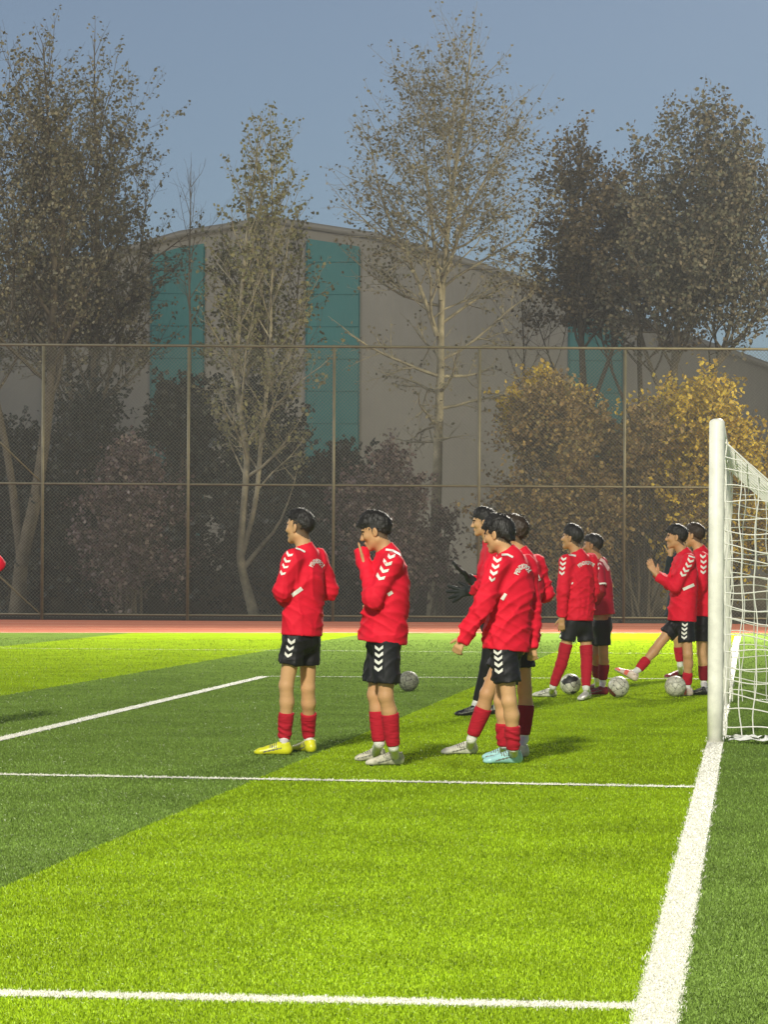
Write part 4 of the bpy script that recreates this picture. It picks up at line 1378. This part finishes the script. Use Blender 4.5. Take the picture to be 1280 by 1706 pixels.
def leaf_mesh(pts, size, r, droop=0.3):
    """one folded kite per leaf, turned at random"""
    n = len(pts)
    pts = np.asarray(pts)
    a = r.normal(size=(n, 3)); a[:, 2] -= droop; a /= np.linalg.norm(a, axis=1)[:, None]
    b = np.cross(a, r.normal(size=(n, 3))); b /= np.linalg.norm(b, axis=1)[:, None] + 1e-9
    c = np.cross(a, b)
    s = size * r.uniform(.6, 1.35, n)[:, None]
    V = np.empty((n, 6, 3))
    V[:, 0] = pts; V[:, 1] = pts + a * s * .45 + b * s * .42 + c * s * .12; V[:, 2] = pts + a * s * .75 + b * s * .30 + c * s * .05
    V[:, 3] = pts + a * s * 1.05; V[:, 4] = pts + a * s * .75 - b * s * .30 + c * s * .05; V[:, 5] = pts + a * s * .45 - b * s * .42 + c * s * .12
    i = np.arange(n)[:, None] * 6
    return V.reshape(-1, 3), [np.vstack([i + np.array([[0, 1, 2, 3]]), i + np.array([[0, 3, 4, 5]])])]

class Grower:
    def __init__(s, seed): s.r = np.random.default_rng(seed); s.mb = MB(); s.leaf = []
    def path(s, p, d, L, r0, r1, n, wob, up):
        pts = [nv(p)]; d = unit(d)
        for k in range(n):
            d = unit(d + s.r.normal(size=3) * wob + np.array([0, 0, up]))
            pts.append(pts[-1] + d * L / n)
        return np.array(pts), np.linspace(r0, r1, n + 1)
    def side(s, d, ang):
        d = unit(d); x = unit(np.cross(d, s.r.normal(size=3)))
        return unit(d * math.cos(ang) + x * math.sin(ang))
    def branch(s, p, d, L, r, lvl, par):
        n = max(3, int(L / par['seg']))
        n = min(n, 9)
        pts, rad = s.path(p, d, L, r, max(r * .32, .003), n, par['wob'], par['up'])
        s.mb.tube(pts, rad, 5 if lvl <= 1 else 3, False)
        if lvl >= par['levels']:
            m = s.r.poisson(par['leaves'] * L)
            t = s.r.uniform(.15, 1, m) * n
            for x in t:
                i = min(int(x), n - 1); s.leaf.append(pts[i] + (pts[i + 1] - pts[i]) * (x - i) + s.r.normal(size=3) * par['scat'])
            return
        k = max(2, int(par['kids'][lvl] * L + s.r.uniform(-.5, .5)))
        for j in range(k):
            t = (par['from'] + (1 - par['from']) * (j + s.r.uniform(.2, .9)) / k) * n
            i = min(int(t), n - 1); q = pts[i] + (pts[i + 1] - pts[i]) * (t - i)
            f = t / n
            LL = L * par['ratio'] * (1.15 - .75 * f) * s.r.uniform(.7, 1.25)
            if LL < .12: continue
            s.branch(q, s.side(pts[min(i + 1, n)] - pts[i], s.r.uniform(*par['ang'])), LL, max(rad[i] * .52, .003), lvl + 1, par)
        # leader goes on as a twig
        s.branch(pts[-1], pts[-1] - pts[-2], L * .3, rad[-1], par['levels'], par)

BASE = dict(seg=.45, wob=.13, up=.09, levels=3, kids=(0, 3.4, 6.0, 6), ratio=.46, ang=(.5, 1.0), leaves=10, scat=.06, **{'from': .22})

def tree(name, label, d, stems, crown, prof, limb, seed, leaf, size, bark, par, group=None, r0=.16, limb_step=.32, ang=(50, 22), cat="tree"):
    """stems: pixel paths of the trunk(s) at depth d; crown: (centre u, top v, bottom v); prof: half widths in pixels from bottom to top"""
    g = Grower(seed); pr = dict(BASE); pr.update(par)
    mpp = d / FPX
    b0 = P(stems[0][0][0], CV, d); b0.z = 0
    root = empty(name, b0, label, cat, group)
    B = np.array(b0)
    cu, vt, vb_ = crown
    ztop, zbot = P(cu, vt, d).z, P(cu, vb_, d).z
    def half_w(z):
        t = np.clip((z - zbot) / (ztop - zbot), 0, 1)
        return float(np.interp(t, np.linspace(0, 1, len(prof)), prof)) * mpp
    for si, st in enumerate(stems):
        P3 = [np.array(P(u, v, d)) + (np.array(FWD) * g.r.normal() * .15 if k else 0) for k, (u, v) in enumerate(st)]
        P3[0][2] = max(-0.05, P3[0][2]) if si else -0.05
        # smooth the path
        pts = [P3[0]]
        for a, b in zip(P3[:-1], P3[1:]):
            n = max(2, int(np.linalg.norm(b - a) / .4))
            for k in range(1, n + 1): pts.append(a + (b - a) * k / n + g.r.normal(size=3) * .018)
        pts = np.array(pts)
        for _ in range(2): pts[1:-1] = (pts[:-2] + 2 * pts[1:-1] + pts[2:]) / 4
        n = len(pts)
        rr = np.interp(np.linspace(0, 1, n), [0, .06, .5, 1], [r0 * 1.35, r0, r0 * .62, .012]) 
        if si == 0: main = (pts, rr)
        else:                    # a side stem starts a little thinner than the trunk it leaves
            j = np.linalg.norm(main[0] - pts[0], axis=1).argmin()
            rr = np.interp(np.linspace(0, 1, n), [0, 1], [main[1][j] * .66, .010])
        g.mb.tube(pts, rr, 9, False)
        acc = 0; phi = g.r.uniform(0, 6.28)
        for k in range(1, n):
            acc += np.linalg.norm(pts[k] - pts[k - 1])
            z = pts[k][2]
            if z < zbot + limb or acc < limb_step * g.r.uniform(.6, 1.3): continue
            acc = 0
            t = (z - zbot) / (ztop - zbot)
            A = math.radians(ang[0] + (ang[1] - ang[0]) * t) * g.r.uniform(.8, 1.2)
            for _ in range(1 if g.r.random() < .6 else 2):
                phi += 2.4 + g.r.normal() * .4
                dr = np.array(RIGHT) * math.cos(phi) * math.sin(A) + np.array(FWD) * math.sin(phi) * math.sin(A) + np.array([0, 0, math.cos(A)])
                zz = z
                L = 0.3
                for _i in range(24):        # lengthen until the limb meets the outline of the crown
                    q = pts[k] + dr * L
                    off = np.hypot((q - np.array(P(cu, CV, d)))[:2] @ np.array(RIGHT)[:2], (q - np.array(P(cu, CV, d)))[:2] @ np.array(FWD)[:2])
                    if off > half_w(q[2]) or q[2] > ztop - .1: break
                    L += .25
                L *= g.r.uniform(.72, 1.05)
                if L < .35: continue
                g.branch(pts[k], dr, L, max(min(rr[k] * .5, .012 + .018 * L), .012), 1, pr)
        g.branch(pts[-1], pts[-1] - pts[-2], .5, .012, 2, pr)
    g.mb.build("trunk", bark, root, True, origin=B)
    if g.leaf:
        L = np.array(g.leaf) - B
        V, F = leaf_mesh(L, size, g.r)
        link_mesh("crown", np_mesh("crown", V, F), M['leaf_' + leaf], root, smooth=False)
    return len(g.leaf), root

def shrub(name, label, d, u, vtop, vbot, halfpx, seed, leaf, size, n, bark, group=None, lobes=14, reach=1.0):
    """a bushy plant: several stems and leaf sprays filling lumpy lobes"""
    r = np.random.default_rng(seed); mpp = d / FPX
    b0 = P(u, CV, d); b0.z = 0
    root = empty(name, b0, label, "shrub" if name != "evergreen_tree" else "tree", group)
    B = np.array(b0)
    zt, zb = P(u, vtop, d).z, max(0.1, P(u, vbot, d).z)
    H_ = zt - zb; W = halfpx * mpp
    mb = MB(); pts = []
    cl = []
    for k in range(lobes):
        t = r.uniform(.12, 1.0)
        w = W * math.sin(math.pi * min(.97, .18 + t * .75)) ** .7
        a = r.uniform(0, 6.28); rad = w * math.sqrt(r.uniform(0, 1)) * .8
        c = np.array([0, 0, zb + H_ * t * .93]) + np.array(RIGHT) * rad * math.cos(a) + np.array(FWD) * rad * math.sin(a)
        cl.append((c, r.uniform(.35, .62) * W * (1.1 - .45 * t)))
    cl.append((np.array([0, 0, zb + H_ * .93]), W * .3))
    g = Grower(seed)
    for c, q in cl:
        a = np.array([r.normal() * .12, r.normal() * .12, -0.03]); 
        mid = (a + c) / 2 + r.normal(size=3) * .15 + np.array([0, 0, .2])
        path = np.array([a * (1 - t) ** 2 + 2 * t * (1 - t) * mid + t * t * c for t in np.linspace(0, 1, 7)])
        mb.tube(path, np.linspace(.05, .012, 7), 5, False)
        m = int(n / len(cl))
        ns = max(6, m // 16)
        for j in range(ns):
            dv = unit(r.normal(size=3) + np.array([0, 0, .45]))
            L = q * r.choice([r.uniform(.55, 1.1), r.uniform(.9, 1.6) * reach])
            e = c + dv * L
            pth = np.array([c + dv * L * t + np.array([0, 0, .10 * L * t * t]) + r.normal(size=3) * .02 for t in (.0, .35, .7, 1.0)])
            mb.tube(pth, [.008, .006, .004, .003], 3, False)
            kk = int(r.poisson(16))
            tt = r.uniform(.3, 1.02, kk)
            pts.append(c + dv * L * tt[:, None] + np.array([0, 0, .10 * L]) * (tt ** 2)[:, None] + r.normal(size=(kk, 3)) * .07)
    mb.build("stems", bark, root, True)
    V, F = leaf_mesh(np.vstack(pts), size, r, .2)
    link_mesh("foliage", np_mesh("foliage", V, F), M['leaf_' + leaf], root, smooth=False)
    return root

BP, BD = M['bark_pale'], M['bark_dark']
cnt = []
GT = "plane trees beyond the fence"
cnt.append(tree("plane_tree", "tall thin-leaved tree with the thickest trunk, filling the top left corner", 88.5,
     [[(28, 1030), (34, 940), (62, 820), (85, 640), (90, 450), (82, 250), (72, 75)], [(34, 930), (20, 800), (-20, 600), (-35, 400), (-25, 220)]],
     (45, 52, 700), [110, 165, 175, 160, 130, 95, 25], 0.2, 31, 'plane', .095, BD, dict(leaves=11), GT, .19)[0])
cnt.append(tree("plane_tree", "tall tree with a pointed airy top standing second from the left", 91.0,
     [[(92, 1030), (110, 900), (150, 700), (165, 500), (160, 300), (156, 70)], [(120, 840), (180, 640), (225, 470), (245, 330)]],
     (172, 46, 720), [85, 115, 122, 118, 95, 55, 16], 0.2, 32, 'plane', .09, BD, dict(leaves=13), GT, .15)[0])
cnt.append(tree("plane_tree", "smaller tree with a crooked pale forked trunk right behind the player in yellow boots", 87.0,
     [[(425, 1030), (405, 960), (398, 930), (408, 850), (412, 740), (398, 690), (392, 600), (410, 400), (430, 230)], [(402, 930), (425, 850), (437, 720), (448, 620), (455, 400), (450, 205)], [(404, 948), (440, 905), (470, 870), (490, 800)]],
     (440, 190, 860), [70, 95, 100, 118, 108, 85, 70, 20], 0.6, 33, 'plane_green', .095, BP, dict(leaves=14), GT, .115)[0])
cnt.append(tree("plane_tree", "tallest tree in the middle with a straight pale trunk and airy spreading branches", 88.0,
     [[(722, 1030), (726, 880), (730, 760), (734, 600), (738, 480), (752, 330), (775, 180), (790, 40)], [(735, 500), (722, 400), (712, 300), (700, 160)], [(738, 470), (775, 360), (815, 290), (850, 220)], [(728, 560), (690, 450), (640, 350), (615, 230)]],
     (738, 22, 800), [80, 125, 160, 182, 190, 182, 160, 105, 30], 0.8, 34, 'plane', .085, BP, dict(leaves=5.5, wob=.12, up=.045, ang=(.55, 1.15), kids=(0, 3.8, 7.0, 6)), GT, .15, .28, (82, 30))[0])
cnt.append(tree("plane_tree", "low olive-leaved tree between the two left teal panels", 93.0,
     [[(455, 1030), (450, 800), (440, 600), (432, 380)], [(450, 780), (400, 620), (375, 480), (370, 400)], [(450, 760), (490, 620), (500, 430)]],
     (436, 370, 720), [70, 90, 102, 104, 98, 84, 50], 0.2, 61, 'plane_green', .10, BD, dict(leaves=13), GT, .10, .28)[0])
cnt.append(tree("plane_tree", "thin brownish tree farther back between the two trees at the top left", 97.0,
     [[(120, 1030), (118, 700), (112, 420), (108, 150)], [(118, 720), (60, 520), (20, 330)], [(118, 680), (200, 520), (250, 420)]],
     (115, 140, 700), [120, 150, 160, 150, 120, 80, 30], 0.2, 62, 'plane', .095, BD, dict(leaves=8), GT, .13, .3)[0])
GB = "dense brown trees beyond the fence on the right"
cnt.append(tree("broadleaf_tree", "dense brownish tree between the tallest tree and the right edge", 96.0,
     [[(985, 1030), (980, 800), (970, 560), (960, 400), (950, 250)], [(978, 700), (1030, 560), (1060, 430), (1060, 280)]],
     (960, 236, 600), [60, 105, 118, 112, 88, 40], 0.2, 35, 'brown', .105, BD, dict(leaves=26, kids=(0, 4.2, 7.0, 6), scat=.10), GB, .16)[0])
cnt.append(tree("broadleaf_tree", "dense grey-green tree with jagged top at the right edge of the photo", 94.0,
     [[(1150, 1030), (1150, 800), (1120, 640), (1140, 420), (1165, 205)], [(1148, 760), (1080, 600), (1045, 470), (1065, 300)], [(1150, 720), (1215, 560), (1240, 400), (1230, 240)], [(1155, 660), (1270, 520), (1310, 350)]],
     (1175, 195, 640), [90, 150, 168, 160, 130, 100, 45], 0.2, 36, 'greygreen', .108, BD, dict(leaves=23, scat=.12, kids=(0, 3.2, 5.4, 5)), GB, .18)[0])
cnt.append(tree("broadleaf_tree", "lower brownish tree whose crown joins the two dense trees on the right", 99.0,
     [[(1075, 1030), (1072, 800), (1066, 560), (1062, 320)], [(1072, 740), (1010, 600), (985, 480)], [(1072, 720), (1130, 600), (1150, 470)], [(1073, 780), (930, 640), (890, 520)]],
     (1035, 300, 640), [90, 150, 165, 150, 115, 70, 30], 0.2, 63, 'brown', .105, BD, dict(leaves=20), GB, .13, .3)[0])
cnt.append(tree("bare_tree", "small leafless tree with fine upright twigs behind the left teal panel", 104.0,
     [[(315, 1030), (318, 700), (316, 500), (318, 290)]], (316, 270, 560), [40, 55, 45, 15], 0.1, 37, 'brown', .1, BD, dict(leaves=.3), None, .08, .3, (35, 20))[0])
tree("bare_tree", "leafless thin-twigged tree between the tallest tree and the right teal panel", 104.0,
     [[(880, 1030), (876, 700), (870, 470)]], (876, 440, 720), [70, 85, 70, 20], 0.1, 38, 'brown', .1, BD, dict(leaves=.8), None, .08, .3, (50, 25))
# shrubs and small trees close behind the fence
shrub("autumn_shrub", "large copper and yellow shrub left of the goal post", 86.5, 930, 655, 1010, 140, 41, 'copper', .10, 27000, BD, lobes=44)
shrub("autumn_shrub", "bright yellow top of the shrub standing above the copper shrub", 88.5, 905, 635, 780, 85, 47, 'yellow', .11, 7000, BD, lobes=16)
shrub("autumn_shrub", "tall bright yellow-leaved shrub above and behind the goal", 87.5, 1185, 650, 960, 170, 42, 'yellow', .115, 26000, BD, lobes=36)
shrub("autumn_shrub", "copper shrub filling the gap between the goal post and the yellow shrub", 86.0, 1070, 690, 1010, 105, 43, 'copper', .10, 13000, BD, lobes=26)
shrub("autumn_shrub", "olive-gold shrub under the right teal panel", 87.6, 1008, 690, 1010, 75, 48, 'copper', .10, 8000, BD, lobes=18)
shrub("plum_shrub", "purple-leaved plum shrub behind the second fence panel from the left", 85.6, 215, 752, 1032, 115, 44, 'plum', .105, 8000, BD, lobes=26)
shrub("plum_shrub", "purple-leaved plum shrub behind the player covering his mouth", 86.2, 645, 748, 1030, 108, 45, 'plum', .10, 11000, BD, lobes=30)
shrub("plum_shrub", "narrow purple-leaved shrub beside the straight pale trunk", 86.8, 735, 850, 985, 38, 46, 'plum', .10, 1000, BD, lobes=7)
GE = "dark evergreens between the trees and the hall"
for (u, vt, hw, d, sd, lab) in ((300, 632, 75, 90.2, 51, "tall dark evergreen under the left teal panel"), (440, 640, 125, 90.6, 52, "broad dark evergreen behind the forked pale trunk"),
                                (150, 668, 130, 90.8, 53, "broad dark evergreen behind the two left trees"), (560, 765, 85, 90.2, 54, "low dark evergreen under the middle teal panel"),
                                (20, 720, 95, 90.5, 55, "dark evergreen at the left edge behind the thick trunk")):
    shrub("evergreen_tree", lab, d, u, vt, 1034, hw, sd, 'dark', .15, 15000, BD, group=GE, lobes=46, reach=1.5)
print("LEAF COUNTS", cnt)

# ================================================================== EVENING MIST
hz = bpy.data.meshes.new("haze")
x0, x1, y0, y1, z0, z1 = -70, 55, -40, 185, -1.2, 40
hz.from_pydata([(x, y, z) for x in (x0, x1) for y in (y0, y1) for z in (z0, z1)], [], [(0, 1, 3, 2), (4, 6, 7, 5), (0, 4, 5, 1), (2, 3, 7, 6), (0, 2, 6, 4), (1, 5, 7, 3)])
hm = bpy.data.materials.new("mist"); hm.use_nodes = True
hn = hm.node_tree
hn.nodes.remove(hn.nodes["Principled BSDF"])
pv = hn.nodes.new("ShaderNodeVolumePrincipled")
pv.inputs["Color"].default_value = (0.86, 0.88, 0.92, 1)
pv.inputs["Density"].default_value = 0.0005
pv.inputs["Anisotropy"].default_value = 0.2
hn.links.new(pv.outputs[0], hn.nodes["Material Output"].inputs["Volume"])
ho = link_mesh("haze", hz, hm, smooth=False)
ho["kind"] = "stuff"
